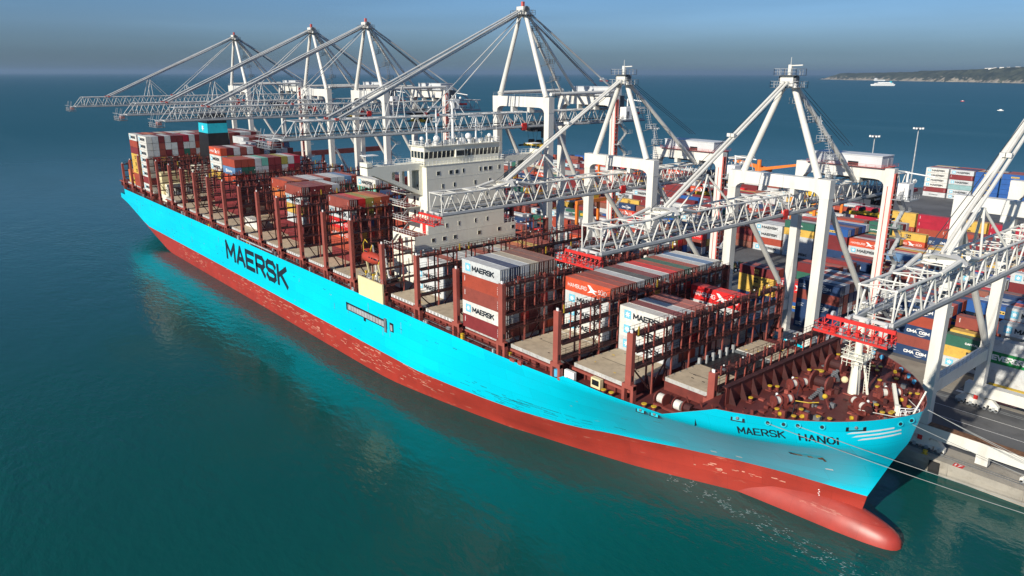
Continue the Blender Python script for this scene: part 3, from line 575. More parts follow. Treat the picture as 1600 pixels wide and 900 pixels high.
# deckhouse
def deckhouse():
    mb = MB()
    X0, X1 = -120.5, -112.0
    mb.box(X0, X1, -12, 12, 33.2, 50.0, CREAM); mb.box(X0-1.5, X1, -16, 16, 18.8, 33.2, CREAM)
    for z in (30.3, 33.25, 36.6, 40.0, 43.4, 46.8): mb.box(X1, X1+0.03, (-16 if z < 33.1 else -12), (16 if z < 33.1 else 12), z-0.05, z+0.05, CREAM)
    dh = mb.build('deckhouse', ship)
    W = [(-8.6, 48.0, 1), (-4.9, 48.0, 1), (-3.1, 48.0, 1), (-1.1, 48.1, 0), (4.2, 48.1, 0), (5.8, 48.1, 1), (7.4, 48.1, 1), (10.3, 48.2, 0), (-7.4, 44.8, 0), (-3.9, 44.9, 0), (2.5, 44.9, 0), (7.2, 45.0, 0), (-7.8, 41.6, 0), (-4.9, 41.3, 0), (6.3, 41.7, 0), (-6.5, 34.9, 0), (-2.7, 35.0, 0), (2.5, 35.1, 0), (6.3, 35.1, 0), (-10.6, 31.7, 1), (-7.3, 31.7, 1), (-4.0, 31.7, 1), (3.7, 31.8, 1), (10.3, 31.9, 1), (15.0, 31.9, 1)]
    for y, z, big in W:
        a, h = (0.45, 0.45) if big else (0.22, 0.5)
        m_ = MB(); m_.box(X1+.005, X1+.06, y-a-.08, y+a+.08, z-h-.08, z+h+.08, CREAM); m_.box(X1+.06, X1+.07, y-a, y+a, z-h, z+h, GLASS); m_.build('window', dh)
    # side galleries, decks and stairs (sea side)
    for sg in (-1, 1):
        g = MB(); r = MB()
        for z in (36.6, 40.0, 43.4):
            g.box(X0-1.0, X1-3.0, sg*12, sg*16.2, z-0.15, z, CREAM); g.box(X0-.9, X1-3.1, sg*12.1, sg*16.1, z, z+0.012, SHIPRED)
            r.rail([(X1-3, sg*12.2, z), (X1-3, sg*16.1, z), (X0-1, sg*16.1, z), (X0-1, sg*12.2, z)], 1.05, WHT, 0.06, 1.2)
            g.bar((X0+0.5, sg*14.2, z-3.3), (X1-4.0, sg*14.2, z), 0.8, 0.12, GALV)
            g.box(X1-6, X1-5.2, sg*12, sg*12.05, z+.1, z+2.1, SHIPDK); g.box(X1-4.4, X1-3.9, sg*12, sg*12.05, z+1.1, z+1.8, GLASS)
        g.box(X0-1.4, X1-.1, sg*12, sg*16, 33.2, 33.22, SHIPRED)
        r.rail([(X1-.1, sg*12.2, 33.2), (X1-.1, sg*15.9, 33.2), (X0-1.4, sg*15.9, 33.2)], 1.05, WHT, 0.06, 1.2)
        g.box(X1-2.4, X1-1.0, sg*12, sg*12.08, 33.3, 35.8, REDP); g.box(X1-4.3, X1-3.0, sg*16, sg*16.05, 30.4, 32.6, GREYD); g.box(X1-7.0, X1-6.0, sg*16, sg*16.05, 30.4, 32.4, SHIPDK)
        g.bar((X1-9.4, sg*17, 30.2), (X1-6.0, sg*17, 33.2), 0.8, 0.12, GALV)
        g.box(X0-1, X1-1, sg*16, sg*19, 30.05, 30.2, DECKR); r.rail([(X1-1, sg*16.1, 30.2), (X1-1, sg*18.9, 30.2), (X0-1, sg*18.9, 30.2)], 1.05, WHT, 0.06, 1.2)
        g.build('side_gallery', dh); r.build('railing', dh)
    # bridge wings: deep triangular frames with openings
    for sg in (-1, 1):
        wmb = MB(); xa, xb = -117.2, -113.8
        wmb.box(xa, xb, sg*12, sg*26.9, 50.35, 50.55, CREAM)
        wmb.box(xa, xb, sg*25.5, sg*26.9, 48.6, 51.5, CREAM)
        def zl(y): return interp(abs(y), [12, 26], [42.6, 48.9])
        cols = [(12, 12.4, 0), (12.4, 12.7, 0), (12.7, 10.6, 0)]
        segs = [(12.0, 12.9, None), (12.9, 15.0, 1), (15.0, 15.7, None), (15.7, 17.7, 1), (17.7, 18.4, None), (18.4, 20.5, 1), (20.5, 25.5, None)]
        for xf in (xb-0.12, xa):
            for a, b, hole in segs:
                q = lambda y0, z0a, z0b, y1, z1a, z1b: wmb.add([(xx, sg*yy, zz) for xx in (xf, xf+.12) for yy, zz in ((y0, z0a), (y1, z1a), (y1, z1b), (y0, z0b))], [(0, 1, 2, 3), (7, 6, 5, 4), (0, 4, 5, 1), (3, 2, 6, 7), (1, 5, 6, 2), (0, 3, 7, 4)], CREAM)
                if hole: q(a, zl(a), zl(a)+1.0, b, zl(b), zl(b)+1.0); q(a, 49.0, 50.35, b, 49.0, 50.35)
                else: q(a, zl(a), 50.35, b, zl(b), 50.35)
        wmb.add([(xa, sg*12, zl(12)), (xb, sg*12, zl(12)), (xb, sg*26, zl(26)), (xa, sg*26, zl(26))], [(0, 1, 2, 3)], CREAM)
        wmb.rail([(xb-.1, sg*12.2, 50.55), (xb-.1, sg*25.5, 50.55)], 1.0, WHT, 0.05, 1.4); wmb.rail([(xa+.1, sg*12.2, 50.55), (xa+.1, sg*25.5, 50.55)], 1.0, WHT, 0.05, 1.4)
        for yy in (24.5, 26.3): wmb.tube((-115.5, sg*yy, 51.4), (-115.5, sg*yy, 53.0), 0.06, WHT, 6)
        wmb.box(xa+.3, xb-.3, sg*23.6, sg*26.9, 53.0, 53.15, WHT)
        wmb.build('bridge_wing', dh)
    # wheelhouse with its window band
    wh = MB(); wh.box(-119.2, -113.4, -11.6, 11.4, 50.0, 51.5, CREAM); wh.box(-119.2, -113.3, -11.6, 11.4, 53.1, 54.3, CREAM)
    wh.box(-119.6, -112.8, -12.0, 11.8, 54.3, 54.45, CREAM)
    wh.box(-119, -113.45, -11.5, 11.3, 51.5, 53.1, GLASS)
    y = -11.6
    while y < 11.5: wh.bar((-113.45, y, 51.5), (-113.15, y, 53.15), 0.14, 0.12, CREAM); y += 1.28
    for sg, yy in ((-1, -11.6), (1, 11.4)):
        for xx in (-119.1, -117.8, -116.4, -115, -113.5): wh.box(xx-.1, xx+.1, yy-.06, yy+.06, 51.5, 53.1, CREAM)
    wh.box(-113.4, -112.9, -2.6, 0.2, 51.4, 53.3, CREAM); wh.box(-112.9, -112.88, -2.4, 0, 51.7, 53.0, GLASS)
    w_o = wh.build('wheelhouse', dh)
    r = MB(); r.rail([(-120, -12.4, 50.0), (-112.1, -12.4, 50.0), (-112.1, 12.2, 50.0), (-120, 12.2, 50)], 1.1, WHT, 0.06, 1.1)
    r.box(-119.8, -111.9, -12.6, 12.5, 49.9, 50.02, CREAM)
    r.rail([(-119.4, -11.8, 54.45), (-113, -11.8, 54.45), (-113, 11.6, 54.45), (-119.4, 11.6, 54.45)], 1.1, WHT, 0.06, 1.2)
    r.build('railing', dh)
    for (x_, y_, h_, r_) in ((-116.5, -8.6, 5.6, .22), (-117, -5.4, 9.0, .28), (-116, -1.2, 10.5, .38), (-116.5, 6.4, 6.5, .25), (-118.5, 2.6, 5, .1), (-118, 9.4, 4.5, .08), (-114.5, -3.4, 3, .08)):
        an = MB(); an.tube((x_, y_, 54.4), (x_, y_, 54.4+h_), r_, WHT, 8, r_*.6); an.box(x_-.7, x_+.7, y_-.7, y_+.7, 54.4+h_*.6, 54.5+h_*.6, WHT); an.rail([(x_-.7, y_-.7, 54.5+h_*.6), (x_+.7, y_-.7, 54.5+h_*.6), (x_+.7, y_+.7, 54.5+h_*.6)], .8, WHT, .05, .7)
        for q in range(3): an.tube((x_, y_-.5, 55+h_*q/3), (x_, y_+.5, 55+h_*q/3), .05, WHT, 5)
        if h_ > 6: an.box(x_-.2, x_+.2, y_-2.2, y_+2.2, 54.2+h_, 54.5+h_, WHT)
        an.build('antenna_mast', dh)
    an = MB()
    for (x_, y_, r_) in ((-115, -6.8, .8), (-116, 3.6, .85), (-117, -9.8, .5), (-115, 9.6, .55)): an = MB(); an.tube((x_, y_, 54.4), (x_, y_, 55.4), .25, WHT, 8); an.sphere((x_, y_, 56.0), r_, WHT, 12); an.build('satellite_dome', dh)
    an = MB()
    for i in range(60):
        an = MB(); x_, y_ = random.uniform(-119, -113.4), random.uniform(-11, 11); h_ = random.uniform(.3, 1.4); an.box(x_-.15, x_+random.uniform(.1, .5), y_-.15, y_+random.uniform(.1, .6), 54.4, 54.4+h_, random.choice([WHT, GALV, CREAM, WHT, GREYD])); an.build('roof_equipment', dh)
    for i in range(14):
        an = MB(); x_, y_ = random.uniform(-119, -113.4), random.uniform(-11, 11); an.tube((x_, y_, 54.4), (x_, y_, 54.4+random.uniform(1.5, 4)), .04, WHT, 5); an.build('whip_antenna', dh)
deckhouse()
# funnel
def funnel():
    casing = MB(); casing.box(-301.5, -288.5, -9, 9, 18.8, 33, CREAM); casing.box(-301.0, -290, -22.5, -9.2, 18.8, 26.5, CREAM); casing.box(-299, -293, -23.5, -12, 22.2, 31, YCREAM)
    for i in range(16): casing.box(-289.6, -288.2, -23+i*.9, -22.6+i*.9, 22, random.uniform(23, 27), random.choice([CREAM, GALV, YCREAM]))
    casing.build('engine_casing', ship)
    mb = MB()
    def fr(z0, z1, m):
        e0 = (z1-33)*0; a = lambda z: 0.07*(60-z)*0.35
        x0, x1, y0, y1 = -299.5, -288.6, -4.0, 4.0
        P = []
        for z in (z0, z1):
            k_ = (54-z)*0.07; P += [(x0-k_, y0-k_*.4, z), (x1+k_*.4, y0-k_*.4, z), (x1+k_*.4, y1+k_*.4, z), (x0-k_, y1+k_*.4, z)]
        mb.add(P, [(0, 3, 2, 1), (4, 5, 6, 7), (0, 1, 5, 4), (1, 2, 6, 5), (2, 3, 7, 6), (3, 0, 4, 7)], m)
    fr(33, 46.7, BLACK); fr(46.7, 50.7, CYAN); fr(50.7, 54.6, BLACK)
    for i in range(5): mb.tube((-297+i*1.8, random.uniform(-1.5, 1.5), 54.6), (-297+i*1.8, 0, 56), .5, GREYD, 10)
    f = mb.build('funnel', ship)
    mb = MB(); put2d(mb, star(7, .5, .22, .5, .5), WHT, lambda u, v: (-295.6+u*3.0, -4.32, 47.2+v*3.0)); mb.build('funnel_emblem', f)
funnel()
# lettering on the hull
def hull_text(txt, x0, x1, z0, z1, m, bold, slope=0.0, fn=None, name='hull_lettering', sub=True):
    mb = MB(); vs, fs = text2d(txt, bold)
    bm = bmesh.new(); V = [bm.verts.new((u*(x1-x0), v*(z1-z0), 0)) for u, v in vs]
    for f in fs:
        try: bm.faces.new([V[i] for i in f])
        except ValueError: pass
    bmesh.ops.triangulate(bm, faces=bm.faces)
    if sub:
        for it in range(2):
            ed = [e for e in bm.edges if e.calc_length() > 0.9]
            if ed: bmesh.ops.subdivide_edges(bm, edges=ed, cuts=1)
            bmesh.ops.triangulate(bm, faces=bm.faces)
    bm.verts.index_update()
    P = []
    for v in bm.verts:
        x = x0+v.co.x; z = z0+v.co.y+slope*v.co.x; P.append(fn(x, z))
    mb.add(P, [tuple(q.index for q in f.verts) for f in bm.faces], m); bm.free()
    return mb.build(name, ship)
def onhull(x, z, off=0.06):
    s = x-stem(z)*max(0, min(1, (110+x)/50)); return (x, -HB(s, z)-off, z)
mb = MB(); strokes(mb, 'MAERSK', -214.3, -164.2, 10.1, 16.9, 1.5, BLACKG, lambda x, z, o: onhull(x, z, .05+o), .36, .006); mb.build('hull_lettering', ship)
mb = MB(); strokes(mb, 'MAERSK  HANOi', -18.1, -6.5, 19.1, 20.5, .20, BLACKG, lambda x, z, o: onhull(x, z+.45*math.sin(math.pi*max(0, min(1, (x+18.1)/11.6))), .07+o), .42, .006); mb.build('hull_lettering', ship)
mb = MB()                                   # gangway recess and its ladder
def hp(x, z, o): return onhull(x, z, o)
def hbox(mb, x0, x1, z0, z1, o0, o1, m): mb.box(x0, x1, -26.75-o1, -26.75-o0, z0, z1, m)
hbox(mb, -128.6, -108.4, 13.0, 15.1, 0.005, 0.02, BLACK); hbox(mb, -127.4, -109.6, 13.4, 14.7, 0.02, 0.22, GALV)
for i in range(13): hbox(mb, -127+i*1.35, -126.9+i*1.35, 13.35, 14.75, 0.22, 0.26, GREYD)
hbox(mb, -109.4, -108.5, 12.2, 15.6, 0.02, 0.3, GREYD); hbox(mb, -107.3, -105.5, 12.9, 15.1, 0.005, 0.02, BLACK); hbox(mb, -106.9, -106.0, 13.2, 14.6, 0.02, 0.12, GALV); hbox(mb, -119.6, -118.6, 12.3, 13.0, 0.01, 0.1, BLACK)
mb.build('gangway_recess', ship)
mb = MB()
for i in range(3):                          # white flash at the bow
    for j in range(8):
        xa, xb2 = -5.7+i*.45+j*.5, -5.7+i*.45+(j+1)*.5
        if xb2 > -1.0: continue
        za = lambda x: 21.15-i*.62+(x+5.7-i*.45)*.10
        P = [onhull(xa, za(xa), .09), onhull(xb2, za(xb2), .09), onhull(xb2, za(xb2)+.27, .09), onhull(xa, za(xa)+.27*(j > 0), .09)]
        mb.add(P, [(0, 1, 2, 3)], WHT)
mb.build('bow_flash', ship)
mb = MB(); STAIN = mat('rust_stain', (0.24, 0.20, 0.13), 0.7, var=0.5, scale=1.2)
def hquad(x0, x1, z0, z1, o, m, zs=0.0): mb.add([onhull(x0, z0, o), onhull(x1, z0+zs, o), onhull(x1, z1+zs, o), onhull(x0, z1, o)], [(0, 1, 2, 3)], m)
for i in range(6): hquad(-13.5+i*.62, -12.88+i*.62, 14.5-i*.06, 15.2-i*.06, .07, (RUST, STAIN, CYAN, STAIN, CYAN, RUST)[i]); hquad(-13.5+i*.62, -12.88+i*.62, 15.05-i*.06, 15.3-i*.06, .08, CYAN)
hquad(-13.8, -13.3, 14.6, 15.2, .09, BLACK); hquad(-9.9, -9.6, 13.7, 15.0, .09, RUST)
mb.build('anchor_pocket', ship)
mb = MB()
for x_, z_ in ((-29.3, 7.8), (-25.2, 8.0), (-10.6, 11.2)): hquad(x_, x_+1.0, z_, z_+.35, .05, WHT)
for i in range(14): hquad(-13.0-0.12*(i % 2), -12.8-0.12*(i % 2), 5.2-i*.33, 5.35-i*.33, .06, WHT)
mb.build('thruster_mark', ship)
mb = MB(); rn = random.Random(21); SCUF = mat('dark_scuff', (0.01, 0.06, 0.08), 0.7, var=.3); SCR = mat('scraped_primer', (0.55, 0.25, 0.18), 0.7, var=.4, scale=2.0)
def strip(x0, x1, z0, z1, t, m, o=.045):
    n_ = max(1, int((x1-x0)/2.0))
    for i in range(n_):
        a, b = x0+(x1-x0)*i/n_, x0+(x1-x0)*(i+1)/n_; za, zb_ = z0+(z1-z0)*i/n_, z0+(z1-z0)*(i+1)/n_
        mb.add([onhull(a, za, o), onhull(b, zb_, o), onhull(b, zb_+t, o), onhull(a, za+t, o)], [(0, 1, 2, 3)], m)
for i in range(46):
    x_ = rn.gauss(-66, 9); z_ = rn.uniform(6.7, 9.5); strip(x_, x_+rn.uniform(.5, 4), z_, z_-.1*rn.random(), rn.uniform(.04, .09), SCUF)
for i in range(60):
    x_ = rn.uniform(-335, -20); z_ = rn.uniform(7, 17.5); strip(x_, x_+rn.uniform(.15, 1.6), z_, z_, rn.uniform(.05, .12), rn.choice([SCUF, SCUF, STAIN]))
for i in range(22):
    x_ = rn.uniform(-330, -60); z_ = rn.uniform(11, 18); h_ = rn.uniform(.8, 3); strip(x_, x_+.1, z_-h_, z_-h_, h_, STAIN)
mb.build('hull_scuff', ship)
mb = MB()
for cx_, cz_, n_, sx_, sz_ in ((-190, 4, 60, 26, 1.3), (-150, 3.4, 70, 16, 1.4), (-118, 3.6, 60, 10, 1.3), (-250, 3.6, 45, 20, 1.3), (-95, 4.5, 26, 8, 1.0), (-29, 4.6, 34, 4.5, .9), (-22, 5.0, 14, 5, .6)):
    for i in range(n_):
        x_ = rn.gauss(cx_, sx_*.6); z_ = min(6.2, max(.4, rn.gauss(cz_, sz_)))
        if x_ > -9 or x_ < -283: continue
        strip(x_, x_+rn.uniform(.3, 2.6 if cx_ < -40 else 1.1), z_, z_, rn.uniform(.05, .2 if cx_ < -40 else .25), SCR)
mb.build('boot_scrape', ship)
# fairleads and hawse rings
for x_, z_ in ((-13.9, 22.3), (-12.1, 22.35), (-10.5, 22.4), (-8.0, 22.4), (-1.3, 22.3), (-.6, 22.5)):
    mb = MB(); p = Vector(onhull(x_, z_, 0)); n_ = Vector((0.4, -1, 0)).normalized() if x_ < -5 else Vector((0.9, -.8, 0)).normalized()
    mb.tube(p-n_*.05, p+n_*.13, .45, CYAN, 14); mb.tube(p+n_*.14, p+n_*.16, .28, BLACKG, 12); mb.build('hawse_ring', ship)
for x_, z_ in ((-35.2, 18.1), (-32.6, 18.2), (-18.6, 22.2), (-5.7, 22.3)):
    mb = MB(); p = Vector(onhull(x_, z_, .03)); q = Vector(onhull(x_+1.8, z_, .03)); u = Vector((0, 0, .7))
    mb.add([p-u*.85, q-u*.85, q+u*.6, p+u*.6], [(0, 1, 2, 3)], BLACK); o_ = Vector((0, -.05, 0)); p2 = p.lerp(q, .15)+o_; q2 = p.lerp(q, .85)+o_; u2 = u*.6
    mb.add([p2-u2, q2-u2, q2+u2, p2+u2], [(0, 1, 2, 3)], CYAN); mb.sphere(p.lerp(q, .5)+o_, .28, GREYD, 8); mb.build('fairlead', ship)
for x_, y_ in ((-16.4, 20.3), (-14.4, 19.2), (-9.6, 15.8), (-7.6, 14.0), (-5.9, 12.1)):
    mb = MB(); n_ = Vector((-.35, -1, 0)).normalized(); p = Vector((x_, y_-.35, 22.95)); mb.tube(p, p+n_*.18, .42, FBLUE, 14); mb.build('fairlead', ship)
# cream boat-station panel on the side
mb = MB(); mb.box(-121.2, -109.6, -26.9, -26.5, 18.9, 23.7, YCREAM); mb.box(-121.2, -109.6, -26.5, -20, 23.3, 23.5, SHIPDK)
for i in range(46):
    x_ = random.uniform(-121, -110); y_ = random.uniform(-26.3, -21); mb.box(x_, x_+random.uniform(.2, .9), y_, y_+random.uniform(.2, .9), 23.5, 23.5+random.uniform(.3, 1.6), random.choice([WHT, GALV, YCREAM, YEL, GREYD, CREAM]))
mb.rail([(-121, -26.6, 23.6), (-110, -26.6, 23.6)], 1.1, GALV, .06, 1.2)
for x_ in (-119.5, -113.8): mb.bar((x_, -24.4, 23.5), (x_, -25.2, 27.5), .35, .35, YCREAM); mb.bar((x_, -25.2, 27.5), (x_, -23.4, 31.0), .25, .25, YEL); mb.bar((x_, -22.5, 23.5), (x_, -23.4, 31.0), .3, .3, WHT)
mb.build('boat_platform', ship)
def lifeboat():
    root = empty('lifeboat', (-118.6, -24.2, 27.0), 'enclosed orange red lifeboat hanging from its davit beside the white deckhouse', 'lifeboat')
    mb = MB(); n = 14; LB = mat('orange_red_lifeboat', (0.42, 0.055, 0.032), 0.45, var=0.08); L_ = 8.4; rows = []
    for i in range(15):
        t = i/14*2-1; w_ = 1.45*(1-abs(t)**2.6)**.5+.02; h_ = 1.35*(1-abs(t)**3.0)**.5+.02
        rows.append([(-118.6+t*L_/2, -24.2+w_*math.sin(2*math.pi*j/n), 28.1+h_*math.cos(2*math.pi*j/n)*(1 if math.cos(2*math.pi*j/n) < 0 else 1.05)) for j in range(n)])
    mb.add([p for r in rows for p in r], [(i*n+j, i*n+(j+1) % n, (i+1)*n+(j+1) % n, (i+1)*n+j) for i in range(14) for j in range(n)], LB); mb.build('hull', root, smooth=True)
    mb = MB(); mb.box(-121.2, -119.4, -24.9, -23.5, 29.2, 30.0, LB); mb.box(-121.1, -119.5, -24.95, -24.9, 29.4, 29.8, GLASS); mb.build('canopy', root)
    mb = MB()
    for i in range(5): mb.box(-117.8+i*1.1, -117.3+i*1.1, -25.58, -25.5, 28.4, 28.8, GLASS)
    mb.path([(-122.4, -24.2, 28.4), (-122.6, -24.2, 31), (-121.6, -24.2, 32.2), (-120.4, -24.2, 31.6)], .1, YEL); mb.build('window', root)
lifeboat()
# forecastle gear
def forecastle():
    zf = 22.2
    bwk = MB(); bwk.bar((-21.6, -18.3, 23.6), (-21.6, 17.4, 23.6), .25, 2.9, SHIPRED); bwk.box(-22.2, -21.3, -18.4, 17.5, 25.05, 25.2, SHIPDK)
    for i in range(12): y_ = -17.5+i*3.05; bwk.add([(-21.4, y_, zf), (-20.1, y_, zf), (-21.4, y_, 25), (-21.4, y_+.12, zf), (-20.1, y_+.12, zf), (-21.4, y_+.12, 25)], [(0, 1, 2), (5, 4, 3), (1, 4, 5, 2), (0, 3, 4, 1)], SHIPDK)
    bwk.add([(-21.6, -18.3, zf), (-19.8, -20.4, zf), (-21.2, -20.6, 23.3), (-21.6, -18.3, 25.0)], [(0, 1, 2, 3)], SHIPLT)
    bwk.build('breakwater', ship)
    # foremast
    mb = MB(); C0 = (-11.0, 1.4); mb.tube((*C0, zf), (-11.0, 1.2, 28.5), .9, CREAM, 16, .62); mb.tube((-11.0, 1.2, 28.5), (-11, 1.0, 36.0), .6, CREAM, 16, .5)
    mb.tube((-10.2, .2, zf), (-10.7, .8, 28), .22, CREAM, 8); mb.tube((-9.3, 2.6, zf), (-10.2, 1.8, 28), .22, CREAM, 8)
    mb.box(-12.8, -9.2, -.8, 3.2, 28.4, 28.6, CREAM); mb.rail([(-12.8, -.8, 28.6), (-9.2, -.8, 28.6), (-9.2, 3.2, 28.6), (-12.8, 3.2, 28.6), (-12.8, -.8, 28.6)], 1.1, CREAM, .08, 1.0)
    mb.rail([(-12.6, -.6, 27.2), (-9.4, -.6, 27.2)], 1.2, CREAM, .08, .8)
    mb.box(-12, -10, -.2, 2.2, 35.9, 36.1, CREAM); mb.rail([(-12, -.2, 36.1), (-10, -.2, 36.1), (-10, 2.2, 36.1), (-12, 2.2, 36.1)], 1.0, CREAM, .07, .8)
    for sx_ in (-.3, .3): mb.bar((-9.6+sx_, 2.4, zf), (-9.9+sx_, 2.0, 36), .07, .07, CREAM)
    for i in range(30): mb.bar((-9.9, 2.35, zf+.4+i*.45), (-9.3, 2.35, zf+.4+i*.45), .05, .05, CREAM)
    for i in range(9): mb.tube((-12.1, .2, 29.5+i*.7), (-12.1, 2.4, 29.5+i*.7), .05, CREAM, 5); mb.tube((-12.9, .4, 29.5+i*.7), (-12.1, .2, 29.5+i*.7), .05, CREAM, 5)
    for yy in (.2, 2.4): mb.tube((-12.1, yy, 29), (-12.1, yy, 35.6), .06, CREAM, 5)
    mb.sphere((-12.2, .4, 24.4), .55, YCREAM, 10); mb.box(-11.6, -10.6, 1.2, 1.5, 37.2, 37.5, WHT); mb.build('foremast', ship)
    # mooring winches: base, drums with rope, gearbox
    def winch(x, y, ang, white=True, big=False):
        c, s_ = math.cos(ang), math.sin(ang)
        P = lambda a, b, z: (x+a*c-b*s_, y+a*s_+b*c, zf+z)
        m_ = MB(); L_ = 3.1 if not big else 4.6
        m_.bar(P(-L_/2, 0, .2), P(L_/2, 0, .2), 1.7, .35, SHIPRED)
        for a in (-L_/2, -L_/6, L_/6, L_/2): m_.tube(P(a-.08, 0, 1.25), P(a+.08, 0, 1.25), 0.85 if not big else 1.1, SHIPRED, 16); m_.bar(P(a, 0, .2), P(a, 0, 1.2), .5, .4, SHIPRED)
        m_.tube(P(-L_/2+.1, 0, 1.25), P(-L_/6-.1, 0, 1.25), .58, ROPE if white else RUST, 14); m_.tube(P(L_/6+.1, 0, 1.25), P(L_/2-.1, 0, 1.25), .58 if white else .5, ROPE if white else SHIPDK, 14)
        m_.bar(P(-L_/6, .1, .9), P(L_/6, .1, .9), 1.5, 1.4, SHIPRED); m_.tube(P(L_/2+.1, 0, 1.25), P(L_/2+1.0, 0, 1.25), .45, SHIPDK, 12)
        m_.box(*sum(([v-.2, v+.2] for v in P(0, 1.3, 0)[:2]), []), zf, zf+1.4, GREYD); m_.sphere(P(0, 1.3, 1.6), .22, WHT, 8)
        m_.build('mooring_winch', ship)
    winch(-15.6, -12.2, 1.2); winch(-17.4, -4.4, 1.2); winch(-7.2, -4.6, -.55); winch(-6.2, 3.2, .9); winch(-16.8, 13.4, 1.2)
    # big anchor windlasses
    for (x, y) in ((-16.6, 7.0), (-14.6, -1.9)):
        m_ = MB(); m_.tube((x-1.6, y, zf+1.6), (x-1.3, y, zf+1.6), 1.6, SHIPRED, 20); m_.tube((x-1.1, y, zf+1.6), (x+.9, y, zf+1.6), .8, SHIPDK, 16); m_.tube((x+.9, y, zf+1.6), (x+1.2, y, zf+1.6), 1.25, SHIPRED, 20)
        m_.box(x-2.2, x+1.8, y-.5, y+.5, zf, zf+.8, SHIPRED); m_.bar((x+.2, y-1.5, zf+.9), (x+1.8, y-3.2, zf+.2), .6, .4, GREYD); m_.bar((x-.6, y+.9, zf), (x-.6, y+.5, zf+2.6), .5, .5, SHIPRED)
        for i in range(8): m_.box(x+.3, x+.9, y-1.2-i*.5, y-.95-i*.5, zf+.9-i*.1, zf+1.2-i*.1, GREYD)
        m_.build('anchor_windlass', ship)
    m_ = MB(); m_.tube((-16.0, -.2, zf), (-16, -.2, zf+2.6), .75, SHIPRED, 14, .5); m_.tube((-16, -.2, zf+2.6), (-16, -.2, zf+2.75), .55, YEL, 14); m_.build('ventilator', ship)
    m_ = MB(); m_.tube((-10.0, -8.4, zf+.5), (-11.2, -7.4, zf+1.6), .12, SHIPRED, 6); m_.sphere((-11.4, -7.3, zf+1.8), .4, YEL, 10)
    m_.box(-13.6, -12.6, -9.4, -8.4, zf, zf+.9, SHIPRED); m_.path([(-14.4, -10.6, zf+1), (-12.6, -9.7, zf+1), (-11.6, -8.6, zf+1.1)], .08, YEL); m_.build('chain_stopper', ship)
    # bollards with yellow tops, in pairs, and single rollers
    bl = [(-20.2, -8.0), (-19.6, -14.4), (-14.8, -14.9), (-11.9, -15.2), (-9.5, -12.6), (-8.1, -11.9), (-4.1, -3.9), (-3.2, -2.6), (-2.4, 1.2), (-4.5, 6.4), (-8.4, 10.7), (-9.9, 8.0), (-13.4, 13.3), (-12.1, 11.9), (-17.8, 10.6), (-19.6, 3.2), (-12.4, -12.2), (-5.9, -1.9), (-16.9, 17.0), (-8.9, 5.0), (-19.0, -2.0), (-20.0, 14)]
    for i, (x, y) in enumerate(bl):
        m_ = MB()
        h = .75
        m_.box(x-.5, x+.5, y-.5, y+.5, zf, zf+.15, SHIPRED); m_.tube((x, y, zf), (x, y, zf+h), .3, SHIPRED, 12); m_.tube((x, y, zf+h), (x, y, zf+h+.12), .36, YEL, 14)
        if i % 3 == 0: m_.tube((x+.9, y+.7, zf), (x+.9, y+.7, zf+h), .3, SHIPRED, 12); m_.tube((x+.9, y+.7, zf+h), (x+.9, y+.7, zf+h+.12), .36, YEL, 14); m_.box(x, x+1, y+.2, y+.6, zf, zf+.15, SHIPRED)
        m_.build('bollard', ship)
    m_ = MB()
    for x, y in ((-10.6, -14.2), (-5.7, -9.2), (-3.8, 2.9), (-9.4, 13.6), (-13.2, -16.0)):
        m_ = MB(); m_.bar((x, y, zf), (x, y, zf+1.5), .5, .9, SHIPRED); m_.tube((x-.2, y-.2, zf+.9), (x-.46, y-.46, zf+.9), .3, YEL, 10); m_.build('roller_pedestal', ship)
    m_ = MB(); m_.bar((-5.9, 3.4, zf+2.6), (-3.0, -1.5, zf+1.0), .5, .5, CREAM); m_.tube((-3.0, -1.5, zf), (-3.0, -1.5, zf+1.6), .4, CREAM, 10); m_.build('deck_crane', ship)
    m_ = MB(); m_.rail([(-2.6, -1.6, zf), (-1.4, -.6, zf), (-.9, .9, zf)], 1.3, WHT, .1, .7); m_.rail([(-2.1, -2.4, zf), (-1.0, -1.4, zf), (-.5, .2, zf)], 1.3, WHT, .1, .7); m_.tube((-1.0, -1.4, zf), (-.2, .6, zf+4.2), .12, CREAM, 8); m_.build('bow_rail', ship)
    # loose gear
    m_ = MB()
    for i in range(90):
        x = random.uniform(-20, -3); ymax = HB(x, 22)-2.2; y = random.uniform(-ymax, ymax)
        if abs(x+11) < 2 and abs(y-1.4) < 2.2: continue
        h = random.uniform(.15, .9); a = random.uniform(.15, .5); m_.box(x-a, x+a, y-a*.7, y+a*.7, zf+.01, zf+h, random.choice([SHIPRED, SHIPRED, SHIPDK, SHIPDK, SHIPLT, GREYD]))
    for y0_, y1_ in ((-10, 8), (-7, 12)): m_.tube((-18.5, y0_, zf+.2), (-18.3, y1_, zf+.2), .1, SHIPDK, 6)
    m_.box(-12.0, -1.6, -.1, .1, zf+.01, zf+.10, SHIPLT); m_.path([(-6.6, -6.2, zf+1), (-1.2, -3.4, zf+.7)], .06, ROPE); m_.path([(-4.9, 4.8, zf+1), (-1.0, 1.4, zf+.7)], .06, ROPE)
    m_.path([(-16.2, -10.2, zf+1), (-13.4, -17.3, zf+.5)], .06, WIRE); m_.path([(-17.8, -2.7, zf+1.4), (-11.6, -16.6, zf+.5)], .06, WIRE)
    m_.build('deck_fitting', ship)
    # winch and gear on the lower side deck beside the foremost hatch
    m_ = MB(); z0 = 18.7
    for a in (-33.2, -31.6, -29.8, -28.0): m_.tube((a, -20.0+(a+33)*.1, z0+1.3), (a+.15, -20.0+(a+33)*.1, z0+1.3), 1.1, SHIPRED, 16)
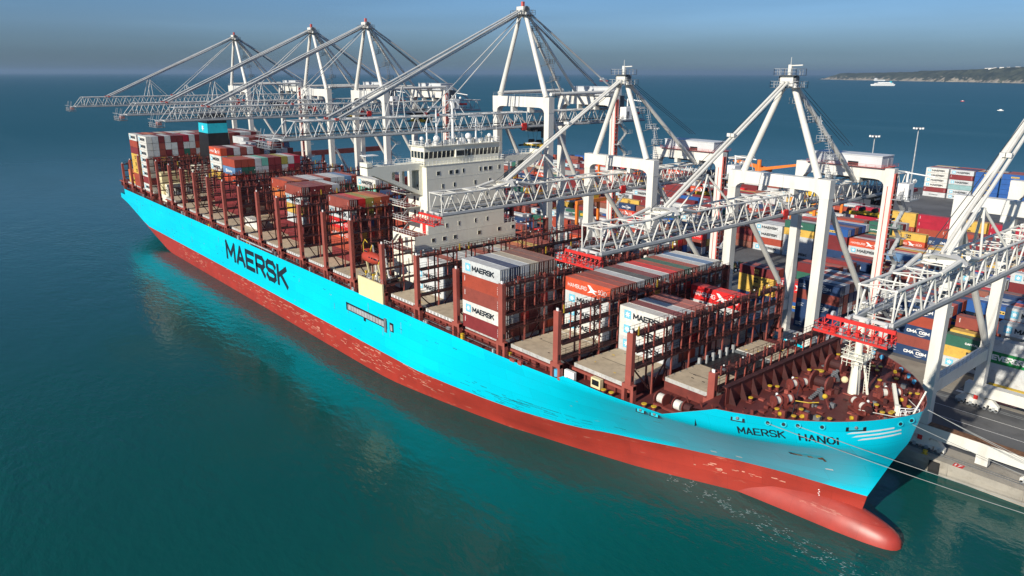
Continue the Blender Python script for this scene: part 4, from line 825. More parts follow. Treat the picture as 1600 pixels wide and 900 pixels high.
    for a in (-32.9, -29.5): m_.tube((a, -19.9, z0+1.3), (a+1.2, -19.9, z0+1.3), .8, ROPE, 14)
    m_.box(-33.4, -27.4, -20.8, -19.0, z0, z0+.4, SHIPRED); m_.tube((-27.8, -19.6, z0+1.3), (-26.6, -19.6, z0+1.3), .7, SHIPDK, 12); m_.build('mooring_winch', ship)
    m_ = MB()
    for x, y in ((-33.5, -23.0), (-31.8, -22.6), (-40.0, -23.8), (-41.6, -24.0)): m_.tube((x, y, z0), (x, y, z0+.8), .3, SHIPRED, 12); m_.tube((x, y, z0+.8), (x, y, z0+.92), .46, YEL, 14)
    m_.build('bollard', ship)
    m_ = MB(); m_.box(-45.2, -43.0, -23.4, -22.6, 18.8, 20.6, YCREAM); m_.box(-44.9, -43.3, -23.44, -23.4, 19.3, 20.3, BLACK); m_.build('control_stand', ship); m_ = MB(); m_.tube((-52.4, -24.6, 18.8), (-52.4, -24.6, 20.2), .7, FBLUE, 12); m_.build('blue_drum', ship); m_ = MB(); m_.box(-50.6, -48.2, -24.6, -24.0, 18.8, 20.6, WHT); m_.build('white_locker', ship)
forecastle()
# ================================================================== CONTAINERS
CC = {'pale grey': (0.56, 0.58, 0.58), 'white': (0.68, 0.67, 0.62), 'dark red': (0.22, 0.030, 0.032), 'rust red': (0.36, 0.062, 0.034), 'brown red': (0.27, 0.062, 0.045), 'orange red': (0.58, 0.085, 0.035), 'bright red': (0.68, 0.022, 0.022), 'crimson': (0.40, 0.012, 0.035), 'maroon': (0.17, 0.022, 0.025), 'brown': (0.25, 0.10, 0.07), 'salmon': (0.45, 0.13, 0.10), 'yellow': (0.66, 0.42, 0.08), 'olive yellow': (0.36, 0.31, 0.06), 'orange': (0.62, 0.17, 0.05), 'navy': (0.018, 0.048, 0.13), 'blue': (0.02, 0.10, 0.34), 'steel blue': (0.12, 0.24, 0.42), 'green': (0.01, 0.24, 0.06), 'dark green': (0.03, 0.13, 0.09), 'mint': (0.16, 0.48, 0.38), 'dark grey': (0.07, 0.08, 0.08), 'beige': (0.50, 0.44, 0.33), 'teal grey': (0.25, 0.42, 0.42), 'grey': (0.34, 0.35, 0.34)}
def cmat(c):
    b = CC[c]; lum = sum(b)/3
    tp = (0.5*b[0]+0.18, 0.5*b[1]+0.155, 0.5*b[2]+0.14)
    return mat('container_'+c.replace(' ', '_'), b, 0.55, var=0.10, scale=0.35, dirt=(0.20, 0.10, 0.06) if lum > .3 else (b[0]*.5, b[1]*.5, b[2]*.5), dirt_amt=0.35, dirt_scale=1.3, corr=True, top=tp)
CB = mat('star_panel_blue', (0.16, 0.50, 0.66), 0.5, var=0.05); GRN = mat('band_green', (0.0, 0.26, 0.06), 0.5, var=0.05); YB = mat('emblem_yellow', (0.72, 0.50, 0.12), 0.5, var=.05)
CL = 12.19; CW = 2.44
LOGO = {}
def logo_shapes(lg, H):
    S = []
    def T(s, x0, x1, z0, z1, m, bold=.03, wd=None):
        if all(ch in ST_ or ch == ' ' for ch in s):
            t_ = MB(); wd = wd or ((z1-z0)*(.24 if bold > .01 else .12)); strokes(t_, s, x0, x1, z0, z1, wd, m, lambda x, z, o: ((x-x0)/(x1-x0), (z-z0)/(z1-z0), o), .3)
            S.append(((t_.v, t_.f), m, x0, x1, z0, z1))
        else: S.append((text2d(s, bold), m, x0, x1, z0, z1))
    def Q(x0, x1, z0, z1, m): S.append((([(0, 0), (1, 0), (1, 1), (0, 1)], [(0, 1, 2, 3)]), m, x0, x1, z0, z1))
    if lg == 'star':
        Q(1.1, 2.75, .62, H-.62, CB); S.append((star(7, .42, .17, .5, .5), WHT, 1.1, 2.75, .62, H-.62)); T('MAERSK', 3.25, 10.3, .85, H-.85, BLACKG, .04)
    elif lg == 'bird':
        T('HAMBURG', .7, 5.9, .95, H-1.05, WHT, .0); T('S\u00dcD', 9.0, 11.2, .95, H-.75, WHT, .0)
        S.append((([(0, 1), (.25, .98), (.6, .55), (1, .5), (.62, .35), (.95, 0), (.45, .22), (0, .05), (.3, .42)], [(0, 1, 2, 8), (2, 3, 4, 8), (4, 5, 6, 8), (6, 7, 8)]), WHT, 6.1, 8.9, .55, H-.5))
    elif lg == 'block':
        T('m', 5.2, 6.9, 1.45, 2.1, BLACK, .05); T('sc', 5.25, 6.85, .65, 1.3, BLACK, .05)
    elif lg == 'blocky':
        T('m', 5.2, 6.9, 1.45, 2.1, YB, .05); T('sc', 5.25, 6.85, .65, 1.3, YB, .05)
    elif lg == 'swoosh':
        T('CMA CGM', 4.2, 9.6, .9, 1.7, WHT, .05)
        for sgn, z0, x0 in ((1, 1.85, 6.2), (-1, .75, 6.6)):
            pts = [(i/8, math.sin(i/8*math.pi)*.9) for i in range(9)]+[(i/8, math.sin(i/8*math.pi)*.55) for i in range(8, -1, -1)]
            vs = [(u, v if sgn > 0 else -v) for u, v in pts]; S.append(((vs, [(i, i+1, 16-i, 17-i) for i in range(8)]), WHT, x0, x0+2.2, z0, z0+.45))
        for i in range(5): Q(.5, 1.4+(i*37 % 10)*.12, .55+i*.22, .63+i*.22, WHT)
    elif lg == 'band':
        Q(0.3, 11.9, .75, 2.1, GRN); T('EVERGREEN', 1.4, 9.6, 1.0, 1.85, WHT, .05)
    elif lg == 'greenband': T('EVERGREEN', .6, 10.2, .75, 2.05, WHT, .05)
    elif lg == 'cosco': T('COSCO', 3.6, 8.2, 1.05, 1.65, BLACKG, .04)
    elif lg == 'china': T('CHINA SHIPPING', 1.6, 11.0, 1.0, 1.75, WHT, .04)
    elif lg == 'plate': Q(4.4, 8.4, .95, 1.75, YB); [Q(4.9+i*.6, 5.3+i*.6, 1.15, 1.5, BLACK) for i in range(6)]
    elif lg == 'capital': T('CAPITAL', 4.6, 7.6, 1.1, 1.6, WHT, .03)
    elif lg == 'tick':
        for i in range(4): Q(.75, .95, H-.7-i*.28, H-.52-i*.28, WHT)
        for i in range(5): Q(11.3, 11.45, .6+i*.35, .72+i*.35, WHT)
    elif lg == 'safe': T('S', 3.0, 4.4, .8, 2.0, WHT, .06); T('afmarine', 4.5, 9.0, .9, 1.9, WHT, .03)
    return S
def body_mesh(c, H):
    k = ('b', c, H)
    if k in LOGO: return LOGO[k]
    m = cmat(c); mb = MB(); a, b = CL/2, CW/2
    mb.box(-a+.05, a-.05, -b+.04, b-.04, .08, H-.04, m)
    for sx in (-1, 1):
        for sy in (-1, 1): mb.box(sx*a, sx*(a-.16), sy*b, sy*(b-.12), 0, H, m)
    for sy in (-1, 1):
        mb.box(-a+.16, a-.16, sy*b, sy*(b-.08), 0, .16, m); mb.box(-a+.16, a-.16, sy*b, sy*(b-.08), H-.12, H, m)
    for sx in (-1, 1): mb.box(sx*a, sx*(a-.1), -b+.12, b-.12, 0, .14, m); mb.box(sx*a, sx*(a-.1), -b+.12, b-.12, H-.14, H, m)
    me = mb.build('container', origin=(0, 0, 0)); d = me.data; bpy.data.objects.remove(me); LOGO[k] = d; return d
def door_mesh(c, H):
    k = ('d', c, H)
    if k in LOGO: return LOGO[k]
    m = cmat(c); mb = MB(); a, b = CL/2, CW/2
    for s in (-1, 1): mb.box(a-.03, a-.01, s*.03, s*(b-.16), .18, H-.18, m)
    mb.box(a-.04, a-.035, -b+.12, b-.12, .14, H-.14, BLACK)
    for s in (-1, 1): mb.box(a+.001, a+.006, s*(b-.02), s*(b-.07), .02, H-.02, BLACK)
    mb.box(a+.001, a+.006, -b, b, H-.05, H-.005, BLACK)
    for y in (-.85, -.35, .35, .85): mb.tube((a+.01, y, .15), (a+.01, y, H-.15), .035, GALV, 5); mb.box(a, a+.05, y-.12, y+.12, .9, 1.0, GREYD)
    me = mb.build('door', origin=(0, 0, 0)); d = me.data; bpy.data.objects.remove(me); LOGO[k] = d; return d
def logo_mesh(lg, H):
    k = ('l', lg, H)
    if k in LOGO: return LOGO[k]
    mb = MB()
    for n_, ((vs, fs), m, x0, x1, z0, z1) in enumerate(logo_shapes(lg, H)):
        mb.add([(-CL/2+x0+vv[0]*(x1-x0), -CW/2-.012-.004*n_-(vv[2] if len(vv) > 2 else 0), z0+vv[1]*(z1-z0)) for vv in vs], fs, m)
    me = mb.build('lettering', origin=(0, 0, 0)); d = me.data; bpy.data.objects.remove(me); LOGO[k] = d; return d
CONT = []     # (x centre, y centre, z, H, colour, logo, key, where, group)
def stack(gid, col, row, xc, yc, z0, items, where, group, H=2.9):
    z = z0
    for t, it in enumerate(items):
        if it:
            c, lg = it if isinstance(it, tuple) else (it, None)
            CONT.append(dict(x=xc, y=yc, z=z, H=H-.01, c=c, lg=lg, key=(gid, col, row, t), n=len(items), where=where, group=group))
        z += H
MK = ('pale grey', 'star'); MW = ('white', 'star')
POOL = [MK]*7+[('pale grey', None)]*3+[('dark red', 'tick')]*4+[('brown red', 'tick')]*4+[('rust red', 'tick')]*3+[('maroon', None)]*3+[('orange red', 'bird')]*2+[('bright red', 'bird')]+[('yellow', 'block')]*2+[('navy', 'swoosh')]*2+[('blue', 'plate')]+[('beige', None)]+[('brown', None)]*2+[('grey', None)]+[('dark green', 'capital')]
ORD = ['first', 'second', 'third', 'fourth', 'fifth', 'sixth', 'seventh', 'eighth', 'ninth', 'tenth', 'eleventh', 'twelfth', 'thirteenth', 'fourteenth', 'fifteenth', 'sixteenth', 'seventeenth', 'eighteenth', 'nineteenth', 'twentieth', 'twenty-first', 'twenty-second', 'twenty-third', 'twenty-fourth', 'twenty-fifth', 'twenty-sixth', 'twenty-seventh', 'twenty-eighth', 'twenty-ninth', 'thirtieth', 'thirty-first', 'thirty-second', 'thirty-third', 'thirty-fourth', 'thirty-fifth', 'thirty-sixth']
def rp(rnd): return rnd.choice(POOL)
def ship_bay(k, y0, tops, tiers, near=None, second=None, H=2.9, seed=1, extra=0):
    rnd = random.Random(seed*31+k); xc = TX(k)-7.35
    for j, tpc in enumerate(tops):
        if tpc == '-': continue
        nt_ = tiers[j] if isinstance(tiers, (list, tuple)) else tiers
        items = [rp(rnd) for _ in range(nt_)]
        prev_ = ship_bay.prev if j else None
        for q_ in range(nt_):
            for _t in range(6):
                if (prev_ and q_ < len(prev_) and prev_[q_] and prev_[q_][0] == items[q_][0]) or (q_ and items[q_-1][0] == items[q_][0]): items[q_] = rp(rnd)
        ship_bay.prev = items
        if j == 0 and near: items = list(near)
        items[-1] = tpc if isinstance(tpc, tuple) else (tpc, None)
        if second and j < len(second) and nt_ > 1 and j > 0: items[-2] = second[j]
        stack(('s', k, y0), 0, j, xc, y0+j*2.5+1.25, zh(k), items, ('ship', k, int(round((y0+j*2.5+25)/2.5))), 'containers stacked on the ship', H)
# foremost bay with boxes
ship_bay(-2, -10.4, [MW, 'dark red', 'pale grey', 'salmon', 'salmon'], 3, near=[MK, MW, MW], H=2.88)
ship_bay(-2, 11.2, [('bright red', 'bird')], 3)
ship_bay(-2, 16.2, ['steel blue', 'navy'], [1, 1])
ship_bay(-1, -10.4, [('orange red', 'bird'), 'rust red', 'brown red', 'pale grey', 'dark grey', 'dark red', 'pale grey', ('bright red', 'bird'), 'rust red', 'dark green', 'rust red', 'pale grey', 'steel blue', 'white'], 4, near=[MW, MK, MK, None], H=2.78)
ship_bay(0, -25.3, [MK, 'navy', 'pale grey', 'beige', 'brown', 'brown'], 5, near=[('dark red', 'tick'), MW, ('brown red', 'tick'), ('rust red', 'tick'), None], second=[None, 'grey', 'grey', 'grey', 'grey', 'brown'], H=2.86)
ship_bay(0, -10.0, ['rust red', 'pale grey', 'dark red', 'orange', 'yellow', 'rust red', 'brown'], [2, 1, 1, 2, 1, 2, 2])
ship_bay(1, 14.2, [MK, 'dark red', 'pale grey', 'rust red'], 3, near=[MK, MK, None])
ship_bay(2, -17.6, ['pale grey', 'rust red', 'pale grey', 'pale grey', 'grey', 'rust red', 'brown', 'pale grey', 'beige', 'brown red', 'orange', 'yellow', 'rust red', 'rust red'], [3, 3, 3, 3, 3, 3, 3, 3, 3, 3, 3, 3, 3, 3], near=[MK, MK, None], H=2.8)
ship_bay(4, -5, ['rust red', 'navy', 'pale grey', 'brown', 'rust red', 'dark red'], [4, 4, 3, 4, 4, 3])
ship_bay(5, -17.5, [('brown red', 'tick'), 'bright red', 'olive yellow', 'orange', 'rust red'], 6, near=[('maroon', None), ('rust red', None), ('orange red', 'bird'), ('bright red', 'bird'), MK, None], second=[None, 'dark red', 'olive yellow', 'orange', 'maroon'])
ship_bay(5, -5, ['dark red', 'maroon', 'grey', 'navy', 'maroon', 'dark red', 'brown'], [4, 4, 5, 4, 4, 5, 4])
ship_bay(6, 0, ['maroon', 'dark red', 'brown', 'navy', 'maroon', 'maroon', 'grey'], [5, 5, 4, 5, 5, 4, 5])
ship_bay(7, -17.5, [('brown red', 'tick'), 'dark red', 'dark red', 'brown red', 'pale grey'], 6, near=[('maroon', None), ('maroon', None), ('pale grey', None), ('yellow', None), MK, None])
ship_bay(7, 7.5, [MW, 'pale grey', 'rust red', 'maroon', 'dark red'], 6, near=[('maroon', None), ('maroon', None), ('navy', None), ('maroon', None), ('mint', None), None])
ship_bay(8, -15.5, [('rust red', 'tick'), 'orange', 'brown red', 'pale grey', 'pale grey', 'rust red', 'pale grey', 'pale grey', 'steel blue', 'rust red'], 6, near=[('maroon', None), ('maroon', None), ('dark red', None), ('dark red', None), ('orange', None), None])
ship_bay(9, -20, ['white'], 1); ship_bay(9, -2, ['maroon', 'dark red', 'navy', 'maroon', 'maroon', 'dark red'], [3, 4, 4, 3, 4, 4])
ship_bay(10, -2, ['maroon', 'dark red', 'brown', 'maroon', 'maroon', 'dark red'], [4, 4, 4, 3, 4, 4])
ship_bay(11, -15.5, ['rust red', 'rust red', 'rust red', 'pale grey', 'mint', 'dark red', 'dark red', 'olive yellow', 'pale grey', 'crimson'], 7, near=[('maroon', None)]*4+[('orange red', None), ('steel blue', 'safe'), None], second=[None, 'dark green', 'dark green', 'pale grey', 'pale grey', 'maroon', 'maroon', 'pale grey', 'crimson', 'maroon'])
ship_bay(12, -15, [('orange red', 'bird'), 'maroon', 'pale grey', 'brown red', 'pale grey', 'maroon'], 8, near=[('maroon', None)]*4+[('yellow', 'block'), MW, MW, None])
ship_bay(13, 0, ['brown red', 'pale grey', 'maroon', 'pale grey', 'crimson', 'maroon', 'pale grey', 'dark red'], [7, 8, 8, 8, 8, 8, 7, 7])
ship_bay(14, 5, ['pale grey', 'brown red', 'maroon', 'brown', 'pale grey', 'white', 'grey', 'maroon'], 8)
ship_bay(16, -25.2, [MW, 'pale grey', 'maroon', 'pale grey', 'maroon', 'maroon', 'crimson', 'pale grey', 'dark red', 'rust red', 'brown', 'pale grey', 'dark red', 'beige', 'brown red', 'maroon', 'pale grey', 'pale grey', 'maroon', 'grey'], 8, near=[MW, ('dark red', 'tick'), MW, MW, MW, MW, MW, None], second=[None, 'pale grey', 'brown red', 'pale grey', 'pale grey', 'maroon', 'pale grey', 'pale grey', 'rust red'])
ship_bay(17, -25.2, [MW, 'rust red', 'orange', 'dark red', 'beige', 'rust red', 'pale grey', 'beige', 'pale grey', 'white', 'brown', 'dark red', 'orange red', 'beige', 'brown', 'rust red', 'grey', 'rust red', 'maroon', 'pale grey'], 8, near=[('rust red', None), ('rust red', None), ('yellow', 'block'), ('yellow', 'block'), ('yellow', 'block'), ('dark red', None), ('rust red', None), None])
ship_bay(18, -24, [('orange', None), 'rust red', 'maroon'], [2, 3, 3], near=[('yellow', 'block'), None])
# yard
YW = 2.85; YP = 13.0
def yard_block(bi, y0, x_ref, cols, rows, fn, seed):
    rnd = random.Random(seed)
    for c in cols:
        for r in range(rows):
            h, given = fn(c, r, rnd)
            if h <= 0: continue
            items = [rp(rnd) for _ in range(h)]
            if given and (r == 0 or (bi, c, r) == (0, -4, 4)):
                for i, g_ in enumerate(given[:h]):
                    if g_: items[i] = g_
            xx = x_ref+c*YP+6.1; yy = y0+r*YW+CW/2
            if bi == 0 and c >= 2: xx -= 1.8; yy -= 4.6
            stack(('y', bi), c, r, xx, yy, G+.02, items, ('yard', bi, c, r), 'containers stacked in the yard', random.Random(bi*97+c*13+r).choice([2.9, 2.6, 2.9]) if not given else 2.75)
ON = ('navy', 'swoosh')
def fA(c, r, rn):
    if c == 0: return (5, [ON, 'brown red', ON, 'rust red', ON]) if r < 6 else (0, None)
    if c == 1: return (3, [MK, ('yellow', 'block'), ('dark green', 'capital')]) if r < 1 else ((3+r//2, None) if r < 5 else (5, None))
    if c == 2: return (4, [('pale grey', None), ('pale grey', None), ('green', 'greenband'), ('pale grey', None)]) if r < 1 else (6 if r > 1 else 5, None)
    if c == -1: return (0, None) if r < 1 else ((2, None) if r < 4 else (3, None))
    if c == -2: return (5, [ON, 'navy', ON, 'brown red', ON])
    if c == -3: return (0, None) if r < 4 else (3, None)
    if c == -4: return (0, None) if r < 4 else (4, ['navy', ('yellow', 'block'), ('yellow', 'block'), ('maroon', 'blocky')])
    if c < -4: return (0, None) if (c > -8) else (rn.choice([2, 3, 4]), None)
    return (rn.choice([3, 4, 5]), None)
yard_block(0, 78.5, -37.6, range(-20, 10), 6, fA, 5)
def top_given(rn): return None
def fB(c, r, rn):
    if -8 < c < -3: return (0, None)
    if c <= -8: return (rn.choice([1, 2, 3, 3]), None)
    return ([4, 4, 3, 4, 3, 5][(c+30) % 6]-(rn.random() < .25), None)
yard_block(1, 104, -39, range(-22, 10), 6, fB, 11)
def fC(c, r, rn):
    if -8 < c < -3: return (0, None)
    if c <= -8: return (rn.choice([1, 2, 2, 3]), None)
    return ([3, 4, 4, 5, 4, 3][(c+32) % 6]-(rn.random() < .25), None)
yard_block(2, 129, -40, range(-23, 10), 5, fC, 12)
def fD(c, r, rn):
    if c == -7: return (4, [MK, 'rust red', MK, MK])
    if c == -6: return (5, [MK, ('pale grey', None), ('pale grey', None), ('yellow', 'block'), ('dark green', 'capital')])
    if c == -5: return (5, ['navy', 'navy', 'maroon', 'maroon', ('blue', 'plate')])
    if c == -4: return (4, [('beige', None), ('rust red', None), MK, ('orange red', 'bird')])
    if c == -3: return (3, [('crimson', None), ('beige', None), ('steel blue', None)])
    if c <= -9: return (rn.choice([1, 2, 3, 4]), None)
    return (rn.choice([3, 4, 4]), None)
yard_block(3, 154, -34, range(-24, 9), 6, fD, 13)
def fE(c, r, rn):
    if c > -9 and rn.random() < .35 and r == 0: return (4, [('rust red', 'tick'), ('green', 'greenband') if c % 3 == 0 else ('blue', 'plate'), ('orange red', 'bird'), rn.choice([('yellow', 'block'), ('blue', 'plate')])])
    return (rn.choice([2, 3, 4, 4]) if c > -20 else rn.choice([1, 2, 3]), None)
yard_block(4, 180, -30, range(-25, 9), 6, fE, 14)
yard_block(5, 207, -32, range(-25, 9), 6, lambda c, r, rn: ((5 if c in (-6, -5, -4, -3, -2, -1) and r == 0 else rn.choice([2, 3, 4])), [None, ('dark red', 'tick'), ('rust red', 'tick'), ('yellow', 'block') if c % 2 else ('crimson', 'tick'), ('yellow', 'block') if c % 2 else ('crimson', 'tick')] if r == 0 and c > -8 else None), 15)
yard_block(6, 233, -32, range(-25, 9), 5, lambda c, r, rn: (0 if c > -8 else rn.choice([2, 3, 4]), None), 16)
yard_block(7, 257, -32, range(-26, -10), 5, lambda c, r, rn: (rn.choice([2, 3, 3, 4]), None), 17)
yard_block(8, 286, -32, range(-27, -14), 4, lambda c, r, rn: (rn.choice([2, 3, 3]), None), 18)
def fH(c, r, rn):
    if c == 0: return (6, [('pale grey', 'cosco'), ('dark red', 'tick'), MW, MW, MW, MW])
    if c == 1: return (6, [MK, MK, ('teal grey', None), MK, ('dark red', 'tick'), MK])
    if c in (2, 3): return (6, [('blue', 'plate')]*6)
    return (0, None)
yard_block(9, 352, -139, range(0, 4), 6, fH, 19)
keys = {}
for c in CONT: keys[c['key']] = c
def score(c):
    gid, col, row, t = c['key']
    g = lambda dc, dr, dt: (gid, col+dc, row+dr, t+dt) in keys
    top = not g(0, 0, 1); side = not g(0, -1, 0); end = not g(1, 0, 0) if gid[0] == 'y' else True
    u, v, w_ = pr(c['x'], c['y'], c['z']+c['H'])
    c['exp'] = (top, side, end)
    inside = -60 < u < 1660 and -60 < v < 960
    if not inside: return -1
    s = (FPX/w_)**2
    d = (Vector(CP)-Vector((c['x'], c['y'], c['z']))).normalized()
    a = (CL*CW*max(0, d.z) if top else 0)+(CL*c['H']*max(0, -d.y) if side else 0)+(CW*c['H']*max(0, d.x) if end else 0)*(0.5 if gid[0] == 's' else 1)
    if gid[0] == 's' and not top:       # hidden behind the lashing bridges and the neighbouring bay
        a *= 0.6 if side else (0.55 if t >= c['n']-2 else 0.15)
    if gid[0] == 'y' and not top and gid[1] in (1, 2, 4, 6, 7, 8): a *= .35
    return a*s
vis = []
for c in CONT:
    c['s'] = score(c)
    if c['s'] > 0: vis.append(c)
vis.sort(key=lambda c: -c['s'])
BAYN = {}
bays = sorted({c['where'][1] for c in CONT if c['where'][0] == 'ship'})
for i, k in enumerate(bays): BAYN[k] = ORD[i]
MARKW = {'star': 'star-marked', 'bird': 'bird-marked', 'block': 'emblem-marked', 'swoosh': 'swoosh-lettered', 'band': 'green-banded', 'plate': 'plate-marked'}
cols_by = {}
for c in vis:
    if c['where'][0] == 'yard': cols_by.setdefault(c['where'][1], set()).add(c['where'][2])
for b in cols_by: cols_by[b] = sorted(cols_by[b], reverse=True)
BLK = {0: 'quayside block', 1: 'second block from quay', 2: 'third block from quay', 3: 'fourth block from quay', 4: 'fifth block from quay', 5: 'sixth block from quay', 6: 'seventh block from quay', 7: 'eighth block from quay', 8: 'ninth block from quay', 9: 'tall far stacks'}
def label(c):
    wq = c['where']; t = c['key'][3]; tt = 'top tier' if t == c['n']-1 else ORD[t]+' tier'
    mk = MARKW.get(c['lg'], '')
    nm = (mk+' ' if mk else '')+c['c']
    if wq[0] == 'ship': return f"{nm} container, {tt}, {ORD[max(0,wq[2])]} row from sea, {BAYN[wq[1]]} loaded bay from bow"
    return f"{nm} container, {tt}, {ORD[wq[3]]} row, {ORD[cols_by[wq[1]].index(wq[2])]} column from right, {BLK[wq[1]]}"
for c in vis[:296]:
    o = bpy.data.objects.new('shipping_container', body_mesh(c['c'], c['H'])); COL.objects.link(o); o.location = (c['x'], c['y'], c['z'])
    tag(o, label(c), 'container', c['group'])
    if c['exp'][2] or c['key'][0][0] == 's':
        d = bpy.data.objects.new('door', door_mesh(c['c'], c['H'])); COL.objects.link(d); d.parent = o
    if c['lg'] and c['exp'][1]:
        d = bpy.data.objects.new('lettering', logo_mesh(c['lg'], c['H'])); COL.objects.link(d); d.parent = o
mb = MB()
for c in vis[296:]:
    x, y, z, H = c['x'], c['y'], c['z'], c['H']; mb.box(x-CL/2+.05, x+CL/2-.05, y-CW/2+.04, y+CW/2-.04, z+.08, z+H-.03, cmat(c['c']))
    if c['lg'] and c['exp'][1]:
        for n_, ((vs, fs), m, x0, x1, z0, z1) in enumerate(logo_shapes(c['lg'], H)):
            mb.add([(x-CL/2+x0+vv[0]*(x1-x0), y-CW/2-.012-.004*n_-(vv[2] if len(vv) > 2 else 0), z+z0+vv[1]*(z1-z0)) for vv in vs], fs, m)
tag(mb.build('container_mass', origin=(0, 0, 0)), 'the many smaller looking containers further back in the yard and on the ship', 'containers', kind='stuff')
print('containers', len(CONT), 'visible', len(vis))
# ================================================================== QUAY CRANES
def truss(mb, xa, xb, y0, y1, zb, zt, step=4.2, rc=.26, rd=.17, slope=0, m=WHITE, xcross=True):
    n = int(round((y1-y0)/step)); st = (y1-y0)/n
    for x in (xa, xb):
        mb.box(x-.24, x+.24, y0, y1, zb-.22, zb+.22, GREYP); mb.box(x-.34, x+.34, y0, y1, zb-.42, zb-.225, GREYD)
        mb.tube((x, y0+slope, zt), (x, y1, zt), rc, m, 8)
        for i in range(n):
            ya, ym, yb = y0+i*st, y0+(i+.5)*st, y0+(i+1)*st
            if slope and ym < y0+slope: ym = y0+slope
            mb.tube((x, ya+.25, zb+.3), (x, ym, zt), rd, m, 6); mb.tube((x, ym, zt), (x, yb-.25, zb+.3), rd, m, 6)
        if not slope: mb.tube((x, y0+.1, zb+.3), (x, y0, zt), rd, m, 6)
    for i in range(n+1):
        yy = y0+i*st
        if yy < y0+slope: continue
        mb.tube((xa, yy, zt), (xb, yy, zt), .10, m, 6)
        if xcross and i < n and i % 2 == 0: mb.tube((xa, yy, zt), (xb, yy+st, zt), .085, m, 5); mb.tube((xb, yy, zt), (xa, yy+st, zt), .085, m, 5)
def crane(xc, big, label, trolley_y, seed, tip_red=True):
    rnd = random.Random(seed); YWS, YLS = 31.0, 59.0 if not big else 57.5
    hw = 10.6 if not big else 11.2; ZT = 51.3 if not big else 65.0; bd = 3.6 if not big else 3.9; ZB = 43.7 if not big else 57.0; ZTC = 47.7 if not big else 60.8
    APZ = 71.5 if not big else 89.5; lw = 1.9
    root = empty('quay_crane', (xc, 45, G), label, 'crane', 'ship-to-shore cranes along the quay')
    def X(d): return xc+d
    for sx in (-1, 1):
        for yy in (YWS, YLS):
            mb = MB(); mb.box(X(sx*hw)-lw/2, X(sx*hw)+lw/2, yy-.95, yy+.95, G+5.0, ZT-bd, WHITE)
            for zz in ((ZT-bd-.1, 16.5) if True else ()): mb.box(X(sx*hw)-lw/2-.06, X(sx*hw)+lw/2+.06, yy-1.01, yy+1.01, zz-.12, zz+.12, WHITE)
            if yy == YLS and sx > 0:
                mb.box(X(sx*hw)-.15, X(sx*hw)+.05, yy-.985, yy-.955, 8, ZT-bd, PINK); mb.box(X(sx*hw)+lw/2, X(sx*hw)+lw/2+.35, yy-.9, yy+.3, 8, ZT-1, PINK)
            mb.build('leg', root)
        # tie beam low, diagonal pipe
        mb = MB(); mb.box(X(sx*hw)-.75, X(sx*hw)+.75, YWS+.95, YLS-.95, 14.0, 16.6, WHITE); mb.rail([(X(sx*hw)+.7, YWS+1, 16.6), (X(sx*hw)+.7, YLS-1, 16.6)], 1.1, GALV, .06, 2); mb.build('tie_beam', root)
        mb = MB(); mb.tube((X(sx*hw), YWS+.9, ZT-bd-1.2), (X(sx*hw), YLS-.9, 17.2), .62, WHITE, 12); mb.add([(X(sx*hw)-.1, YWS+.95, ZT-bd+1), (X(sx*hw)-.1, YWS+.95, ZT-bd-3.5), (X(sx*hw)-.1, YWS+2.6, ZT-bd-2.2), (X(sx*hw)+.1, YWS+.95, ZT-bd+1), (X(sx*hw)+.1, YWS+.95, ZT-bd-3.5), (X(sx*hw)+.1, YWS+2.6, ZT-bd-2.2)], [(0, 1, 2), (5, 4, 3), (0, 2, 5, 3), (1, 4, 5, 2)], WHITE); mb.build('diagonal_brace', root)
        mb = MB(); mb.box(X(sx*hw)-.5, X(sx*hw)+.5, YWS+.96, YLS-.96, ZT-2.2, ZT-.9, WHITE) if not big else mb.tube((X(sx*hw), YWS+.5, ZT+.8), (X(sx*hw), YLS, ZT+1.2), .5, WHITE, 10)
        if big: mb.build('top_tie_pipe', root)
    for yy in (YWS, YLS):
        # portal beam with arched corners
        mb = MB(); a = hw+lw/2+.05
        mb.box(X(-a), X(a), yy-1.0, yy+1.0, ZT-bd+1.1, ZT, WHITE)
        for sx in (-1, 1):
            x1 = hw-lw/2; prof = [(a, ZT-bd+1.1), (a, ZT-bd-.05), (x1, ZT-bd-.05), (x1-.4, ZT-bd+.5), (x1-1.2, ZT-bd+.95), (x1-2.2, ZT-bd+1.1)]
            n = len(prof); mb.add([(X(sx*px), yy-1.0, pz) for px, pz in prof]+[(X(sx*px), yy+1.0, pz) for px, pz in prof], [tuple(range(n)) if sx < 0 else tuple(range(n-1, -1, -1)), tuple(range(2*n-1, n-1, -1)) if sx < 0 else tuple(range(n, 2*n))]+[(i, i+1, n+i+1, n+i) for i in range(n-1)], WHITE)
        for dx in (-3.6, 3.6): mb.box(X(dx)-.5, X(dx)+.5, yy-.9, yy+.9, ZTC-.1, ZT-bd+1.1, WHITE)
        for dx in (-2.2, 1.5): mb.box(X(dx)-.05, X(dx)+.05, yy-1.02, yy-1.0, ZT-bd+1.1, ZT, GALV)
        mb.rail([(X(-a+.2), yy-.9, ZT), (X(a-.2), yy-.9, ZT)], 1.0, GALV, .04, 2.4) if big else None
        mb.build('portal_beam', root)
        # sill beam, equaliser girder and bogies
        mb = MB(); mb.box(X(-hw-2.4), X(hw+2.4), yy-1.05, yy+1.05, G+3.0, G+5.3, WHITE)
        mb.box(X(-hw-2.35), X(hw+2.35), yy-1.0, yy+1.0, G+5.3, G+5.33, RUST if yy == YWS else WHITE)
        for dx in (-hw+.6, 0, hw-.6): mb.box(X(dx)-1.0, X(dx)+1.0, yy-.7, yy+.7, G+1.0, G+3.0, WHITE)
        mb.build('sill_beam', root)
